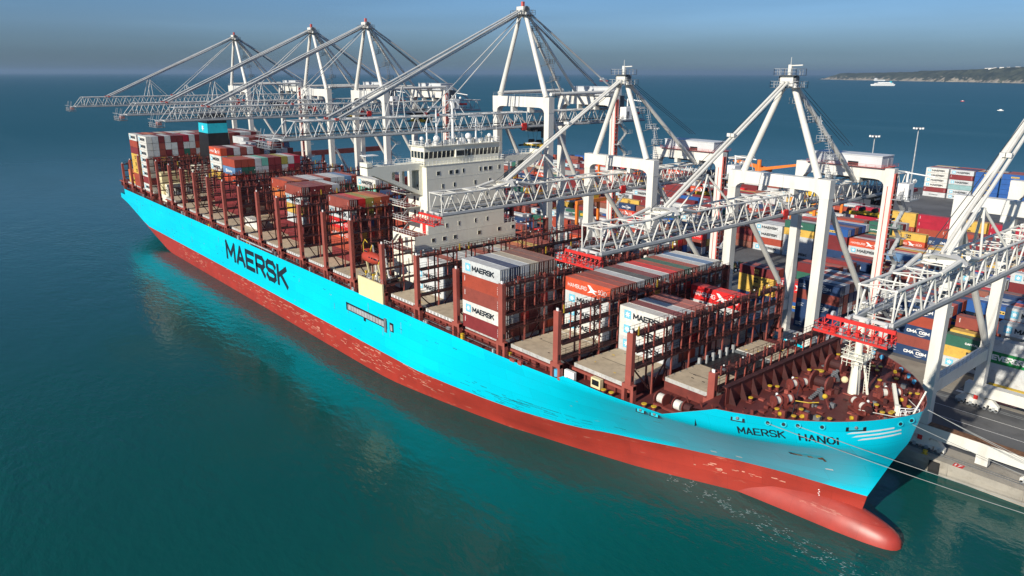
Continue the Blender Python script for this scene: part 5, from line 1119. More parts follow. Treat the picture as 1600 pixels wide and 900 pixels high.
        for sx in (-1, 1):
            mb = MB()
            for k in range(4):
                cx = X(sx*(hw-3.6+k*2.2)); mb.bar((cx-.85, yy-.3, G+.95), (cx+.85, yy-.3, G+.95), .9, .75, WHITE)
                for ww in (-.5, .5): mb.tube((cx+ww, yy-.75, G+.5), (cx+ww, yy-.05, G+.5), .38, GREYD, 10)
                mb.box(cx-.3, cx+.3, yy-.95, yy-.72, G+.6, G+1.2, GALV)
            for k in (0, 2): cx = X(sx*(hw-3.6+k*2.2+1.1)); mb.add([(cx-1.9, yy-.5, G+1.3), (cx+1.9, yy-.5, G+1.3), (cx+.5, yy-.5, G+2.6), (cx-.5, yy-.5, G+2.6), (cx-1.9, yy+.5, G+1.3), (cx+1.9, yy+.5, G+1.3), (cx+.5, yy+.5, G+2.6), (cx-.5, yy+.5, G+2.6)], [(0, 1, 2, 3), (7, 6, 5, 4), (0, 4, 5, 1), (3, 2, 6, 7), (1, 5, 6, 2), (0, 3, 7, 4)], WHITE)
            mb.box(X(sx*hw)-.4, X(sx*hw)+.4, yy-.9, yy-.6, G+2.0, G+3.0, REDP); mb.build('bogie', root)
    # boom
    BO = 1.4 if not big else 1.0; BW = 2.1 if not big else 2.7; XC0 = xc; xa, xb = X(BO-BW), X(BO+BW)
    y0 = -26.2 if not big else -42.5; y1 = YWS-3; yb = 86.0 if not big else 80
    mb = MB(); truss(mb, xa, xb, y0, y1, ZB, ZTC, 4.1 if not big else 3.7, .2 if not big else .19, .125 if not big else .12, slope=0 if not big else 3.2, m=WHITE if not big else GREYP)
    mb.box(xa, xb, y0-.15, y0+.15, ZB-.2, ZB+.2, GREYP)
    bo = mb.build('boom', root)
    mb = MB(); truss(mb, xa, xb, y1+1.5, yb, ZB, ZTC, 4.1, .19, .12, m=WHITE if not big else GREYP)
    mb.tube((xa, y1-3, ZTC), (xa, y1+1, ZB+1), .2, WHITE, 6); mb.tube((xb, y1-3, ZTC), (xb, y1+1, ZB+1), .2, WHITE, 6)
    
    for x_ in (xa, xb):
        for q in range(5): mb.box(x_-.35, x_+.35, y1-.4+q*.35, y1-.2+q*.35, ZB-1.0, ZB+.9, REDP)
        mb.box(x_-.3, x_+.3, y1-.6, y1+1.5, ZB-.2, ZB+.1, REDP)
    mb.build('trolley_girder', root)
    mb = MB()   # walkways, cable trays
    for s_, x_ in ((-1, xa-.9),):
        mb.box(x_-.5, x_+.5, y0+1, yb, ZB-.55, ZB-.45, GALV if not big else GREYD); mb.rail([(x_+s_*.45, y0+1, ZB-.45), (x_+s_*.45, yb, ZB-.45)], 1.1, GALV, .06, 2.2)
    mb.box(xa+.5, xa+1.2, y0+2, yb, ZB+.2, ZB+.3, GALV); mb.rail([(xa+1.2, y0+2, ZB+.3), (xa+1.2, yb, ZB+.3)], 1.0, GALV, .05, 2.5)
    for i in range(int((yb-y0)/1.6)):
        yy = y0+2+i*1.6; mb.box(xb-1.5, xb-.7, yy, yy+.5, ZB+.05, ZB+.12+.3*rnd.random(), rnd.choice([GREYD, GALV, GALV, GREYD]))
        if not big and i % 3 == 0: mb.box(xa+.5, xb-.5, yy, yy+.12, ZB-.1, ZB+.05, GREYP)
    for q in range(4): mb.tube((X(-1.2+q*.8), y0+1, ZB+.9), (X(-1.2+q*.8), yb, ZB+.9), .035, WIRE, 4)
    mb.build('walkway', bo)
    if not big:   # red tip platform
        mb = MB(); e = 4.4; yb3 = y0-2.4
        mb.box(X(-e), X(e), yb3, y0-.2, ZB-2.02, ZB-1.95, GALV); mb.box(X(-e), X(e), yb3-.1, yb3+.1, ZB-2.1, ZB-1.85, REDP); mb.box(X(-e), X(e), y0-.3, y0-.15, ZB-2.1, ZB-1.85, REDP)
        mb.box(X(-e+.6), X(e), y0-.8, y0-.45, ZB-.75, ZB-.3, REDP)
        mb.rail([(X(-e), y0-.3, ZB-2.0), (X(-e), yb3, ZB-2.0), (X(e), yb3, ZB-2.0), (X(e), y0-.3, ZB-2.0)], 1.1, REDP, .06, .85)
        for q in range(-4, 5): mb.box(X(q)-.06, X(q)+.06, y0-.7, y0-.6, ZB-2.0, ZB-.7, REDP); mb.tube((X(q), yb3+.4, ZB-1.9), (X(q)+.6, y0-.9, ZB-.9), .07, REDP, 5)
        for q in range(14): a_ = rnd.uniform(-4, 3.6); b_ = rnd.uniform(yb3+.2, y0-1.4); mb.box(X(a_), X(a_)+rnd.uniform(.2, .7), b_, b_+rnd.uniform(.2, .6), ZB-2.0, ZB-2.0+rnd.uniform(.2, 1.0), rnd.choice([REDP, PINK, GALV, REDP, GREYD]))
        for q in (-3.2, -1.1, 1.1, 3.2): mb.tube((X(q)-.15, y0-.3, ZB-.2), (X(q)+.15, y0-.3, ZB-.2), .4, GALV, 10)
    else:
        mb = MB(); mb.box(X(-4.2), X(4.2), y0-2.8, y0-.3, ZB-2.0, ZB-1.85, GREYD); mb.rail([(X(-4.2), y0-.4, ZB-1.85), (X(-4.2), y0-2.8, ZB-1.85), (X(4.2), y0-2.8, ZB-1.85), (X(4.2), y0-.4, ZB-1.85)], 1.2, GALV, .08, 1.2)
        mb.box(X(-1.0), X(1.4), y0-1.6, y0-.4, ZB-1.4, ZB-.4, mat('greyish_pink_paint', (.35, .16, .15), .6)); mb.box(X(-2.4), X(2.8), y0-1.4, y0-.5, ZB-.4, ZB+.1, GALV); mb.box(X(-4.2), X(4.2), y0-2.9, y0-2.7, ZB+.4, ZB+.5, GALV)
        for q in (-4, -2, 2, 4): mb.tube((X(q), y0-2.7, ZB-1.9), (X(q), y0-1.5, ZB+2.2), .06, GALV, 5)
    mb.build('tip_platform', bo)
    if not big:   # white yoke over the top chords
        mb = MB(); prof = [(-4.0, -.2), (-3.2, .9), (-1.2, 1.5), (1.2, 1.5), (3.2, .9), (4.0, -.2), (2.6, -.5), (-2.6, -.5)]
        for ya, yb2 in ((-9.3, -6.4),):
            n = len(prof); mb.add([(X(BO+px*.72), ya+.9*(abs(px) > 2), ZTC+pz*.6+.3) for px, pz in prof]+[(X(BO+px*.72), yb2-.9*(abs(px) > 2), ZTC+pz*.6+.3) for px, pz in prof], [tuple(range(n-1, -1, -1)), tuple(range(n, 2*n))]+[(i, (i+1) % n, n+(i+1) % n, n+i) for i in range(n)], WHITE)
        for s_ in (-1, 1): mb.tube((X(BO+s_*2.1), -14, ZTC), (X(BO+s_*2.4), -9.2, ZTC+.9), .3, WHITE, 8); mb.tube((X(BO+s_*2.4), -6.4, ZTC+.9), (X(BO+s_*2.1), -2, ZTC), .3, WHITE, 8)
        mb.build('yoke', bo)
        mb = MB()
        for s_ in (-1, 1): mb.tube((X(BO+s_*2.1), -1.0, ZTC), (X(BO+s_*.15), 3.6, ZTC+5.6), .16, WHITE, 8); mb.tube((X(BO+s_*2.1), 9.0, ZTC), (X(BO+s_*.15), 3.9, ZTC+5.6), .2, WHITE, 8)
        mb.tube((X(BO), 3.7, ZTC+4.6), (X(BO), 3.7, ZTC+6.0), .32, WHITE, 10); mb.build('rope_mast', bo)
    # apex
    mb = MB(); w2 = hw*.80 if not big else hw*.88
    for s_ in (-1, 1): mb.tube((X(s_*w2), YWS, ZT), (X(s_*.75), YWS, APZ-1.6), .72 if not big else .75, WHITE, 14, .55)
    mb.box(X(-1.4), X(1.4), YWS-1.1, YWS+1.3, APZ-2.6, APZ-.6, WHITE); mb.tube((X(-1.9), YWS-.2, APZ-1.2), (X(1.9), YWS-.2, APZ-1.2), .7, GREYD, 12)
    if big: mb.box(X(-.35), X(.35), YWS-.35, YWS+.35, APZ-.6, APZ+.7, PINK)
    else: mb.box(X(-.35), X(.35), YWS-.3, YWS+.3, APZ-.6, APZ+1.6, WHITE); mb.bar((X(-.2), YWS, APZ+1.4), (X(2.6), YWS, APZ+1.5), .25, .2, WHITE); mb.tube((X(0), YWS, APZ+1.5), (X(0), YWS, APZ+3), .05, WHITE, 5)
    af = mb.build('apex_frame', root)
    mb = MB()
    for zz, e in ((APZ-2.8, 3.0), (APZ-.4, 2.4)):
        if big and zz > APZ-1: continue
        mb.box(X(-e), X(e), YWS-1.9, YWS+1.9, zz-.08, zz, GREYD); mb.rail([(X(-e), YWS-1.9, zz), (X(e), YWS-1.9, zz), (X(e), YWS+1.9, zz), (X(-e), YWS+1.9, zz), (X(-e), YWS-1.9, zz)], 1.2, GALV if not big else GREYD, .07, 1.0)
    mb.build('platform', af)
    # stays
    top = (YWS-.4, APZ-1.3)
    if not big:
        for s_ in (-1, 1):
            mb = MB(); mb.tube((X(BO+s_*.42), -7.6, ZTC+1.2), (X(s_*.42), *top), .27, WHITE, 8); mb.box(X(s_*.42+.6)-.35, X(s_*.42+.6)+.35, 11.2, 11.9, 60.0, 60.6, WHITE); mb.build('forestay', root)
        for s_ in (-1,1):
            mb = MB(); mb.tube((X(s_*.9), YWS+.5, APZ-2), (X(s_*3.2), YLS-1.2, ZT-bd-.1+.3), .5, WHITE, 10) if s_ > 0 else mb.tube((X(s_*.9), YWS+.5, APZ-2), (X(s_*3.2), YLS-1.2, ZT-bd+.2), .5, WHITE, 10)
            if s_ > 0: mb.build('backstay', root)
    else:
        for s_ in (-1, 1):
            mb = MB(); mb.tube((X(BO+s_*2.7), -28.9, ZTC+.3), (X(s_*.8), *top), .24, GREYP, 8); mb.tube((X(BO+s_*2.7), -27.9, ZTC+.3), (X(s_*.5), top[0], top[1]-1.0), .18, GREYP, 6); mb.build('forestay', root)
            mb = MB(); mb.tube((X(BO+s_*2.7), -.8, ZTC+.3), (X(s_*.8), top[0], top[1]-1.5), .15, GREYP, 8); mb.box(X(BO+s_*2.7)-.2, X(BO+s_*2.7)+.2, -1.2, -.4, ZTC, ZTC+.7, PINK); mb.build('inner_stay', root)
            mb = MB(); mb.tube((X(s_*.9), YWS+.6, APZ-2), (X(s_*3.4), YLS-5, ZT-bd+1), .42, WHITE, 10); mb.build('backstay', root)
            mb = MB(); mb.tube((X(s_*.9), YWS+.6, APZ-1.6), (X(s_*3.4), 74, ZTC+.6), .28, GREYP, 8); mb.build('rear_stay', root)
        mb = MB()
        for s_ in (-1, 1):
            mb.box(X(BO+s_*2.7)-.25, X(BO+s_*2.7)+.25, -29.4, -28.5, ZTC-.1, ZTC+.5, PINK)
            zs = ZTC+(APZ-ZTC)*((-10.8+28.9)/(YWS+28.9))-1.4
            mb.build('stay_foot', bo); mb = MB()
            for yf in (-13.0, -10.5, -4.0): mb.tube((X(BO+s_*2.7), yf, ZTC), (X(BO+s_*2.2), -10.8, zs), .13, GREYP, 6)
            mb.build('stay_support', bo); mb = MB()
            mb.tube((X(BO+s_*2.7), 5, ZTC), (X(s_*1.2), 5.6, ZTC+5), .12, GREYP, 6); mb.tube((X(BO+s_*2.7), 8, ZTC), (X(s_*1.2), 5.6, ZTC+5), .12, GREYP, 6); mb.build('rope_mast', bo); mb = MB()
    mb = MB()
    for q in range(3):
        dx = -.9+q*.9
        mb.tube((X(dx), -9 if not big else -26, ZTC+.6), (X(dx), YWS, APZ-1.9), .06, WIRE, 4); mb.tube((X(dx), YWS+.6, APZ-1.2), (X(dx-1), YLS+2.5, ZT+4), .06, WIRE, 4)
    mb.build('hoist_rope', root)
    # machinery house
    HM = mat('machinery_house_panel', (0.60, 0.62, 0.63), .5, var=.08, scale=.3, dirt=(.4, .4, .38), dirt_amt=.3)
    mb = MB(); a, b = (-7.6, 8.6) if not big else (-6, 9.5); z1 = ZT+2.4
    mb.box(X(a), X(b), YLS-1.0, YLS+4.6, ZT+.05, z1, HM); mb.box(X(a)-.15, X(b)+.15, YLS-1.15, YLS+4.75, z1, z1+.15, HM); mb.box(X(1.0), X(3.4), YLS-1.06, YLS-1.0, ZT+.1, ZT+1.0, BLACK)
    mb.box(X(b), X(b)+.06, YLS+2, YLS+3, ZT+.1, ZT+1.9, GALV); mb.box(X(a)-1, X(b)+1, YLS-1.9, YLS+5.4, ZT+.005, ZT+.04, PINK if not big else GALV); mb.rail([(X(a)-1, YLS-1.8, ZT+.04), (X(b)+1, YLS-1.8, ZT+.04), (X(b)+1, YLS+5.4, ZT+.04)], .6, PINK if not big else GALV, .05, 2)
    mb.box(X(a), X(b), YLS+1, YLS+6, ZT-bd+.4, ZT-.1, GREYD); mb.build('machinery_house', root)
    # electrical room, stairs and clutter at the landside corner
    mb = MB(); ex = X(hw+1.3); mb.box(ex, ex+2.4, YLS+.9, YLS+3.6, ZT-6.6, ZT-3.2, WHT); mb.box(ex+2.4, ex+2.44, YLS+1.3, YLS+2.2, ZT-6.4, ZT-4.4, GREYD)
    mb.box(ex-.4, ex+3.4, YLS-.2, YLS+4.6, ZT-6.8, ZT-6.6, GALV); mb.rail([(ex-.4, YLS-.2, ZT-6.6), (ex+3.4, YLS-.2, ZT-6.6), (ex+3.4, YLS+4.6, ZT-6.6)], 1.1, GALV, .06, 1)
    mb.box(ex+.4, ex+1.6, YLS+4.8, YLS+8, ZT-5.5, ZT-4.8, REDP); mb.tube((ex, YLS+4, ZT-1), (ex+6, YLS+5, ZT-1.6), .15, WHT, 6); mb.tube((ex+1, YLS+3, ZT-3), (ex+1, YLS+3, ZT-1), .2, WHT, 8); mb.sphere((ex+2, YLS+4.5, ZT-2.8), .5, WHT, 8)
    mb.build('electrical_room', root)
    mb = MB(); z = 17; i = 0; xs = X(hw)+lw/2+.5
    mb.rail([(xs+.1, YLS-.8, 6), (xs+.1, YLS-.8, 6.01)], ZT-7, GREYD, .16, 5)
    for q in range(int((ZT-10)/1.1)): mb.box(xs-.15, xs+.25, YLS-1.0, YLS-.5, 6+q*1.1, 6.25+q*1.1, GREYD)
    while z < ZT-6:
        s_ = 1 if i % 2 else -1; mb.bar((xs+1, YLS+1-s_*1.7, z), (xs+1, YLS+1+s_*1.7, z+3.1), .9, .12, GALV); mb.rail([(xs+1.5, YLS+1-s_*1.7, z), (xs+1.5, YLS+1+s_*1.7, z+3.1)], 1.1, GALV, .06, 1.1)
        mb.box(xs, xs+2.2, YLS+1+s_*1.7, YLS+1+s_*3.0, z+3.0, z+3.1, GALV); mb.rail([(xs+2.2, YLS+1+s_*1.7, z+3.1), (xs+2.2, YLS+1+s_*3, z+3.1)], 1.1, GALV, .06, .6); z += 3.1; i += 1
    mb.build('stair_tower', root)
    mb = MB()   # ladders up the apex frame
    p0 = Vector((X(w2), YWS+1.4, ZT)); p1 = Vector((X(1.2), YWS+1.8, APZ-2.4)); N_ = 5
    for q in range(N_):
        a_ = p0.lerp(p1, q/N_)+Vector((2.4*math.sin(q*1.0+.4), 1.2, 0)); b_ = p0.lerp(p1, (q+1)/N_)+Vector((2.4*math.sin(q*1.0+.4), 1.2, 0))
        for dy in (-.35, .35): mb.tube(a_+Vector((0, dy, 0)), (b_.x, b_.y+dy, b_.z+1.2), .06, GALV if not big else GREYD, 5)
        for r_ in range(7): c_ = a_.lerp(b_, r_/7); mb.box(c_.x-.4, c_.x+.4, c_.y-.45, c_.y+.45, c_.z, c_.z+.06, GALV if not big else GREYD)
        mb.box(a_.x-1.1, a_.x+1.1, a_.y-.9, a_.y+.9, a_.z-.06, a_.z, GREYD); mb.rail([(a_.x-1.1, a_.y-.9, a_.z), (a_.x+1.1, a_.y-.9, a_.z), (a_.x+1.1, a_.y+.9, a_.z), (a_.x-1.1, a_.y+.9, a_.z)], 1.1, GALV if not big else GREYD, .06, .7); mb.tube(a_, (X(w2*(1-q/N_)), YWS, a_.z-1), .08, GREYD, 5)
    mb.build('apex_ladder', root)
    # trolley
    ty = trolley_y
    mb = MB(); mb.box(X(-3), X(3), ty-3.5, ty+3.5, ZB-1.2, ZB-.5, BLACK); mb.box(X(-2.2), X(2.2), ty-2.4, ty+2.2, ZB-.5, ZB+.9, GREYD)
    for q in range(12): mb.box(X(rnd.uniform(-2.8, 2.2)), X(rnd.uniform(-2, 2.8)), ty+rnd.uniform(-3.3, 2.5), ty+rnd.uniform(-2.5, 3.4), ZB-1.8, ZB-rnd.uniform(-.4, 1), rnd.choice([BLACK, GREYD, BLACK, GALV]))
    for q in (-2.2, 2.2):
        for r_ in (-2.6, 2.6): mb.tube((X(q)-.2, ty+r_, ZB-.6), (X(q)+.2, ty+r_, ZB-.6), .6, GALV, 10)
    tr = mb.build('trolley', root)
    mb = MB(); mb.box(X(-1.4), X(1.4), ty+3.6, ty+6.0, ZB-4.0, ZB-1.3, BLACK); mb.box(X(-1.3), X(1.3), ty+3.55, ty+3.6, ZB-3.6, ZB-1.8, GLASS); mb.box(X(-1.5), X(1.5), ty+3.5, ty+6.1, ZB-1.3, ZB-1.2, GREYD); mb.build('operator_cab', tr)
    sz = ZB-6.5 if not big else ZB-4.2
    if seed == 4: sz = 50.5
    mb = MB()
    for q in (-2.4, 2.4):
        for r_ in (-1, 1): mb.tube((X(q), ty+r_, ZB-1), (X(q)*.6+X(0)*.4, ty+r_, sz+1.2), .05, WIRE, 4)
    mb.box(X(-2.4), X(2.4), ty-1.1, ty+1.1, sz+.6, sz+1.3, YEL if seed != 2 else YEL); mb.box(X(-6.1), X(6.1), ty-.35, ty+.35, sz+.1, sz+.5, BLACK)
    for q in (-1, 1): mb.box(X(q*6.1), X(q*5.7), ty-1.2, ty+1.2, sz, sz+.45, BLACK); mb.box(X(q*3.6)-.9, X(q*3.6)+.9, ty-.6, ty+.6, sz+.2, sz+1.0, YEL); mb.tube((X(q*1.6), ty-.8, sz+1.7), (X(q*1.6), ty+.8, sz+1.7), .6, BLACK, 10)
    mb.build('spreader', tr)
    return root
crane(0.6, False, 'nearest white quay crane at the right edge with its boom over the bow', 74, 1)
crane(-44.9, False, 'white quay crane second from the right with landside trolley over the yard', 74, 2)
crane(-89.0, False, 'shorter white quay crane whose boom points at the deckhouse front', 70, 3)
crane(-126.8, True, 'tallest looking white quay crane behind the deckhouse, nearest of the four high cranes', 36, 4)
crane(-213.4, True, 'high white quay crane with red cap, second nearest of four high cranes', 52, 5)
crane(-257.5, True, 'high white quay crane with red cap, third of four high cranes', 48, 6)
crane(-342.2, True, 'high white quay crane farthest left in the row above the stern', 50, 7)
# ================================================================== OTHER THINGS
def light_mast(x, y, h, label, red=False):
    r = empty('light_mast', (x, y, G), label, 'light mast', 'floodlight masts in the yard')
    mb = MB(); mb.tube((x, y, G), (x, y, G+h), .55, GALV, 10, .28); mb.build('pole', r)
    mb = MB(); mb.tube((x, y, G+h), (x, y, G+h+.5), 2.2, GREYD, 12)
    for i in range(8): a = i*math.pi/4; mb.box(x+2.6*math.cos(a)-.5, x+2.6*math.cos(a)+.5, y+2.6*math.sin(a)-.5, y+2.6*math.sin(a)+.5, G+h-.5, G+h+.4, WHT)
    mb.build('lamp_head', r)
light_mast(-167, 343, 33, 'floodlight mast behind the machinery house of the second crane'); light_mast(-154.5, 372, 37, 'tall thin floodlight mast beside the far stack of white containers'); light_mast(-300, 302, 32, 'floodlight mast rising between two quay crane frames')
def rtg(x, y, label):
    r = empty('yard_gantry_crane', (x, y, G), label, 'gantry crane', 'orange gantry cranes over the container blocks')
    mb = MB(); H = 19
    for dx in (-5, 5): mb.box(x+dx-.7, x+dx+.7, y-1, y+23, H+G-1.4, H+G, ORANGE)
    mb.build('girder', r)
    for dx in (-5, 5):
        for yy in (y-.5, y+22.5): mb = MB(); mb.box(x+dx-.55, x+dx+.55, yy-.5, yy+.5, G+1.6, G+H-1.4, ORANGE); mb.build('leg', r)
    for yy in (y-.5, y+22.5):
        mb = MB(); mb.box(x-6, x+6, yy-.5, yy+.5, G+1.1, G+2.0, ORANGE)
        for dx in (-5.4, -3.8, 3.8, 5.4): mb.tube((x+dx, yy-.5, G+.8), (x+dx, yy+.5, G+.8), .8, RUBBER, 12)
        mb.build('wheel_beam', r)
    mb = MB(); mb.box(x-5, x+5, y+8, y+12, G+H, G+H+1.8, YEL); mb.box(x-2, x+2, y+8.5, y+11.5, G+H-8, G+H-7, YEL); mb.build('trolley', r)
rtg(-178, 101, 'orange yard gantry crane seen beneath the boom beside the deckhouse'); rtg(-118, 178.5, 'orange yard gantry crane behind the second quay crane from the right'); rtg(-255, 205.5, 'far orange yard gantry crane over the rear container blocks')
def mobile_crane(x, y):
    r = empty('harbour_crane', (x, y, G), 'orange mobile harbour crane with lowered jib behind the yard containers', 'crane')
    mb = MB(); mb.box(x-7, x+7, y-6, y+6, G, G+3, GREYD); [mb.tube((x-6+i*3, y-6.4, G+1), (x-6+i*3, y-5.6, G+1), 1, RUBBER, 10) for i in range(5)]; mb.build('chassis', r)
    mb = MB(); mb.box(x-5, x+5, y-4, y+4, G+6, G+10, ORANGE); mb.tube((x, y, G+3), (x, y, G+20), 1.6, ORANGE, 12, 1.2); mb.build('tower', r)
    mb = MB(); mb.bar((x-2, y, G+14), (x+34, y, G+21), 1.6, 2.0, ORANGE, .8, 1.0); mb.bar((x-20, y+4, G+18), (x+6, y+4, G+14), 1.6, 2, ORANGE); mb.build('jib', r)
mobile_crane(-205, 283)
# reach stacker / spreader frame lying on the apron (yellow)
r = empty('spare_spreader', (-8, 72.5, G), 'yellow and black spare spreader frame lying on the dark apron', 'spreader')
mb = MB(); mb.box(-14.5, 0, 72.2, 72.8, G+.4, G+.8, BLACK); mb.box(-12, -2, 71.9, 73.1, G+.8, G+1.1, YEL); mb.build('beam', r)
mb = MB(); mb.box(-15.2, -14.5, 70.6, 74.2, G+.2, G+.8, YEL); mb.box(0, .7, 70.6, 74.2, G+.2, G+.8, YEL); mb.build('end_frame', r)
# quay bollards, fenders, berth number
for i, x in enumerate((-8.2, 13)):
    mb = MB(); mb.tube((x, 28.8, G+.12), (x, 28.8, G+.6), .28, YEL, 12); mb.tube((x, 28.8, G+.6), (x, 28.8, G+.85), .42, YEL, 12); mb.box(x-.5, x+.5, 28.4, 29.2, G+.12, G+.2, YEL)
    tag(mb.build('mooring_bollard'), ('yellow bollard on the quay edge beside the red number sign', 'yellow bollard on the quay edge near the right frame corner')[i], 'bollard', 'mooring bollards on the quay edge')
mb = MB(); mb.box(-3.2, -1.5, 28.05, 29.5, G+.121, G+.135, REDP); put2d(mb, text2d('17', .04), WHT, lambda u, v: (-2.95+u*1.2, 28.3+v*.95, G+.15)); tag(mb.build('berth_sign'), 'red square with white number 17 painted on the quay edge', 'sign')
fl = ['black rubber fender on the quay wall, nearest to the bulbous bow', 'second black rubber fender along the quay wall from the bow', 'third black rubber fender on the quay wall near the right edge']
for i, x in enumerate((-6, 12, 30)):
    mb = MB(); mb.box(x-.9, x+.9, 27.55, 27.9, .3, 2.5, RUBBER); mb.tube((x, 27.9, 1.4), (x, 28.3, 1.4), .6, RUBBER, 12); tag(mb.build('quay_fender'), fl[i], 'fender', 'fenders on the quay wall')
# mooring lines
def line(p, q, sag, label, r=.042):
    p = Vector(p); q = Vector(q); pts = [p.lerp(q, i/16)-Vector((0, 0, sag*4*(i/16)*(1-i/16))) for i in range(17)]
    mb = MB(); mb.path(pts, r, mat('weathered_rope', (.36, .37, .36), .85), 6); tag(mb.build('mooring_line'), label, 'rope', 'mooring lines from the bow')
line(onhull(-13.9, 22.3, .3), (52, 29, G+.8), 1.6, 'lower long mooring rope leaving the hull left of the ship name')
line(onhull(-10.5, 22.4, .3), (53, 28.8, G+.8), .8, 'upper long mooring rope crossing the end of the ship name')
line((-.4, 3.0, 22.6), (40, 29, G+.8), .6, 'upper rope of the pair running from the bow tip to the quay')
line((-.5, 3.4, 22.5), (38, 29.5, G+.8), 1.0, 'lower rope of the pair running from the bow tip to the quay')
line((-.9, -1.5, 21.6), (33, 29, G+.8), .6, 'short mooring rope from the bow stem across the crane leg')
# pile of nets / greenery on the apron behind ship, lashing gear bins
r = empty('debris_heap', (-116, 122, G), 'heap of green and rusty scrap on the open yard ground', 'scrap heap')
mb = MB(); rn = random.Random(4); DG = mat('green_netting', (.10, .16, .07), .9, var=.4)
for i in range(260):
    a = rn.uniform(0, 6.28); d_ = rn.random()**.5; x = -112+10*d_*math.cos(a); y = 121+8*d_*math.sin(a); h = (1-d_)*2.2+.3; s = rn.uniform(.3, 1.1)
    mb.bar((x, y, G+rn.uniform(0, h)), (x+rn.uniform(-s, s), y+rn.uniform(-s, s), G+h*rn.random()+.2), .5, .3, rn.choice([DG, DG, DG, YCREAM, RUST, BLACK, WHT]))
mb.build('scrap', r)
def car(x, y, rz, c, label):
    r = empty('parked_car', (x, y, G), label, 'car'); cm = mat('car_paint_'+label.split()[0], c, .3, var=.03)
    mb = MB(); prof = [(-2.1, .35), (-2.15, .8), (-1.5, .92), (-1.0, 1.4), (.6, 1.42), (1.25, .95), (2.05, .8), (2.15, .35)]; n = len(prof)
    mb.add([(x+a, y-.85, G+b) for a, b in prof]+[(x+a, y+.85, G+b) for a, b in prof], [tuple(range(n-1, -1, -1)), tuple(range(n, 2*n))]+[(i, (i+1) % n, n+(i+1) % n, n+i) for i in range(n)], cm); mb.build('body', r)
    mb = MB(); mb.box(x-.95, x+.6, y-.87, y-.851, G+.95, G+1.32, GLASS); mb.box(x-.95, x+.6, y+.851, y+.87, G+.95, G+1.32, GLASS); mb.build('window', r)
    for a in (-1.3, 1.3):
        for b in (-.86, .86): mb = MB(); mb.tube((x+a, y+b-.1, G+.33), (x+a, y+b+.1, G+.33), .33, RUBBER, 12); mb.build('wheel', r)
car(-130, 133, 0, (.7, .7, .7), 'white parked car on the yard ground beside the crane leg'); car(-124, 127, 0, (.02, .03, .08), 'dark parked car on the yard ground near the scrap heap')
# ferry, tanker and small boats
def vessel(name, x, y, L_, B_, D_, ang, hc, label, cat, superst, bow=.18):
    r = empty(name, (x, y, 0), label, cat); c, s_ = math.cos(ang), math.sin(ang); T = lambda a, b, z: (x+a*c-b*s_, y+a*s_+b*c, z)
    mb = MB(); P = [(-.5, -.42), (.5-bow, -.5), (.42, -.28), (.5, 0), (.42, .28), (.5-bow, .5), (-.5, .42)]; n = len(P)
    mb.add([T(a*L_*.96, b*B_*.8, -.5) for a, b in P]+[T(a*L_, b*B_, D_) for a, b in P], [tuple(range(n)), tuple(range(2*n-1, n-1, -1))]+[(i, n+i, n+(i+1) % n, (i+1) % n) for i in range(n)], hc); mb.build('hull', r)
    for nm, a0, a1, b, z0, z1, m in superst:
        mb = MB(); mb.add([T(a*L_, bb*B_, z) for z in (z0, z1) for a, bb in ((a0, -b), (a1, -b), (a1, b), (a0, b))], [(0, 3, 2, 1), (4, 5, 6, 7), (0, 1, 5, 4), (1, 2, 6, 5), (2, 3, 7, 6), (3, 0, 4, 7)], m); mb.build(nm, r)
FW = mat('ferry_white', (.82, .82, .80), .4, var=.03)
vessel('ferry', -2125, 4697, 140, 24, 10, -2.45, FW, 'white passenger ferry sailing in front of the wooded headland', 'ferry', [('superstructure', -.42, .34, .46, 10, 17, FW), ('superstructure', -.3, .2, .4, 17, 22, FW), ('funnel', -.36, -.28, .15, 17, 27, CYAN), ('window_band', -.4, .3, .465, 13, 14, GLASS)])
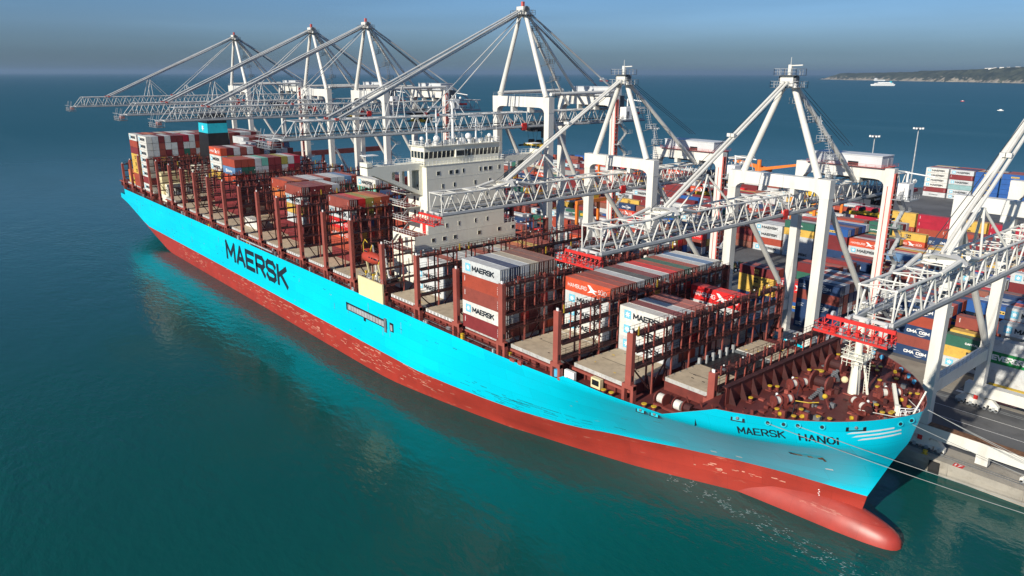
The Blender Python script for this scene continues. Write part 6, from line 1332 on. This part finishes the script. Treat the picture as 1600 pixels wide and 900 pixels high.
vessel('tanker', -4650, 4900, 235, 36, 13, -.55, mat('dull_red_hull', (.25, .05, .04), .6), 'long dull red tanker far out behind the crane mast', 'ship', [('superstructure', -.46, -.36, .4, 13, 32, FW), ('deck_crane', -.02, 0, .05, 13, 27, GALV), ('deck_crane', .2, .22, .05, 13, 26, GALV)])
vessel('motor_boat', -506, 1637, 11, 3.4, 1.4, .3, FW, 'small white motor boat on the sea right of the headland ferry', 'boat', [('cabin', -.2, .2, .35, 1.4, 2.8, FW)])
vessel('sail_boat', -560, 1020, 8, 2.8, 1, .3, FW, 'tiny sailing boat on the sea above the orange harbour crane', 'boat', [('mast', .02, .04, .04, 1, 10, WHT)])
vessel('motor_boat', -760, 2150, 9, 3, 1.4, .3, REDP, 'tiny red boat on the open sea below the white ferry', 'boat', [('cabin', -.2, .2, .35, 1.4, 2.8, FW)])
vessel('cargo_ship', -3600, 7900, 150, 22, 12, -.4, FW, 'far white cargo ship near the horizon left of the headland', 'ship', [('superstructure', -.46, -.3, .4, 12, 28, FW)])
# red gantry beyond the ship's far side
r = empty('red_gantry', (-398, 150, G), 'dark red low gantry standing past the far side of the ship near the sea', 'gantry')
mb = MB(); mb.box(-399, -397.5, 60, 150, 22, 25, SHIPRED); mb.box(-399, -397.5, 60, 62, G, 22, SHIPRED); mb.box(-399, -397.5, 148, 150, G, 22, SHIPRED); mb.box(-399, -397.5, 100, 101.5, G, 22, SHIPRED); mb.build('frame', r)
# ------------------------------------------------------------------ haze
hm_ = bpy.data.materials.new('haze_air'); hm_.use_nodes = True; t = hm_.node_tree; t.nodes.clear()
pv = t.nodes.new('ShaderNodeVolumePrincipled'); pv.inputs['Density'].default_value = 4.6e-5; pv.inputs['Color'].default_value = (0.33, 0.49, 0.68, 1); pv.inputs['Anisotropy'].default_value = 0.1
om = t.nodes.new('ShaderNodeOutputMaterial'); t.links.new(pv.outputs[0], om.inputs['Volume'])
mb = MB(); mb.box(-61000, 61000, -61000, 61000, -5, 200, hm_); hz = mb.build('haze', origin=(0, 0, 0)); hz['kind'] = 'stuff'
for o in bpy.data.objects:
    if '_o' in o: del o['_o']
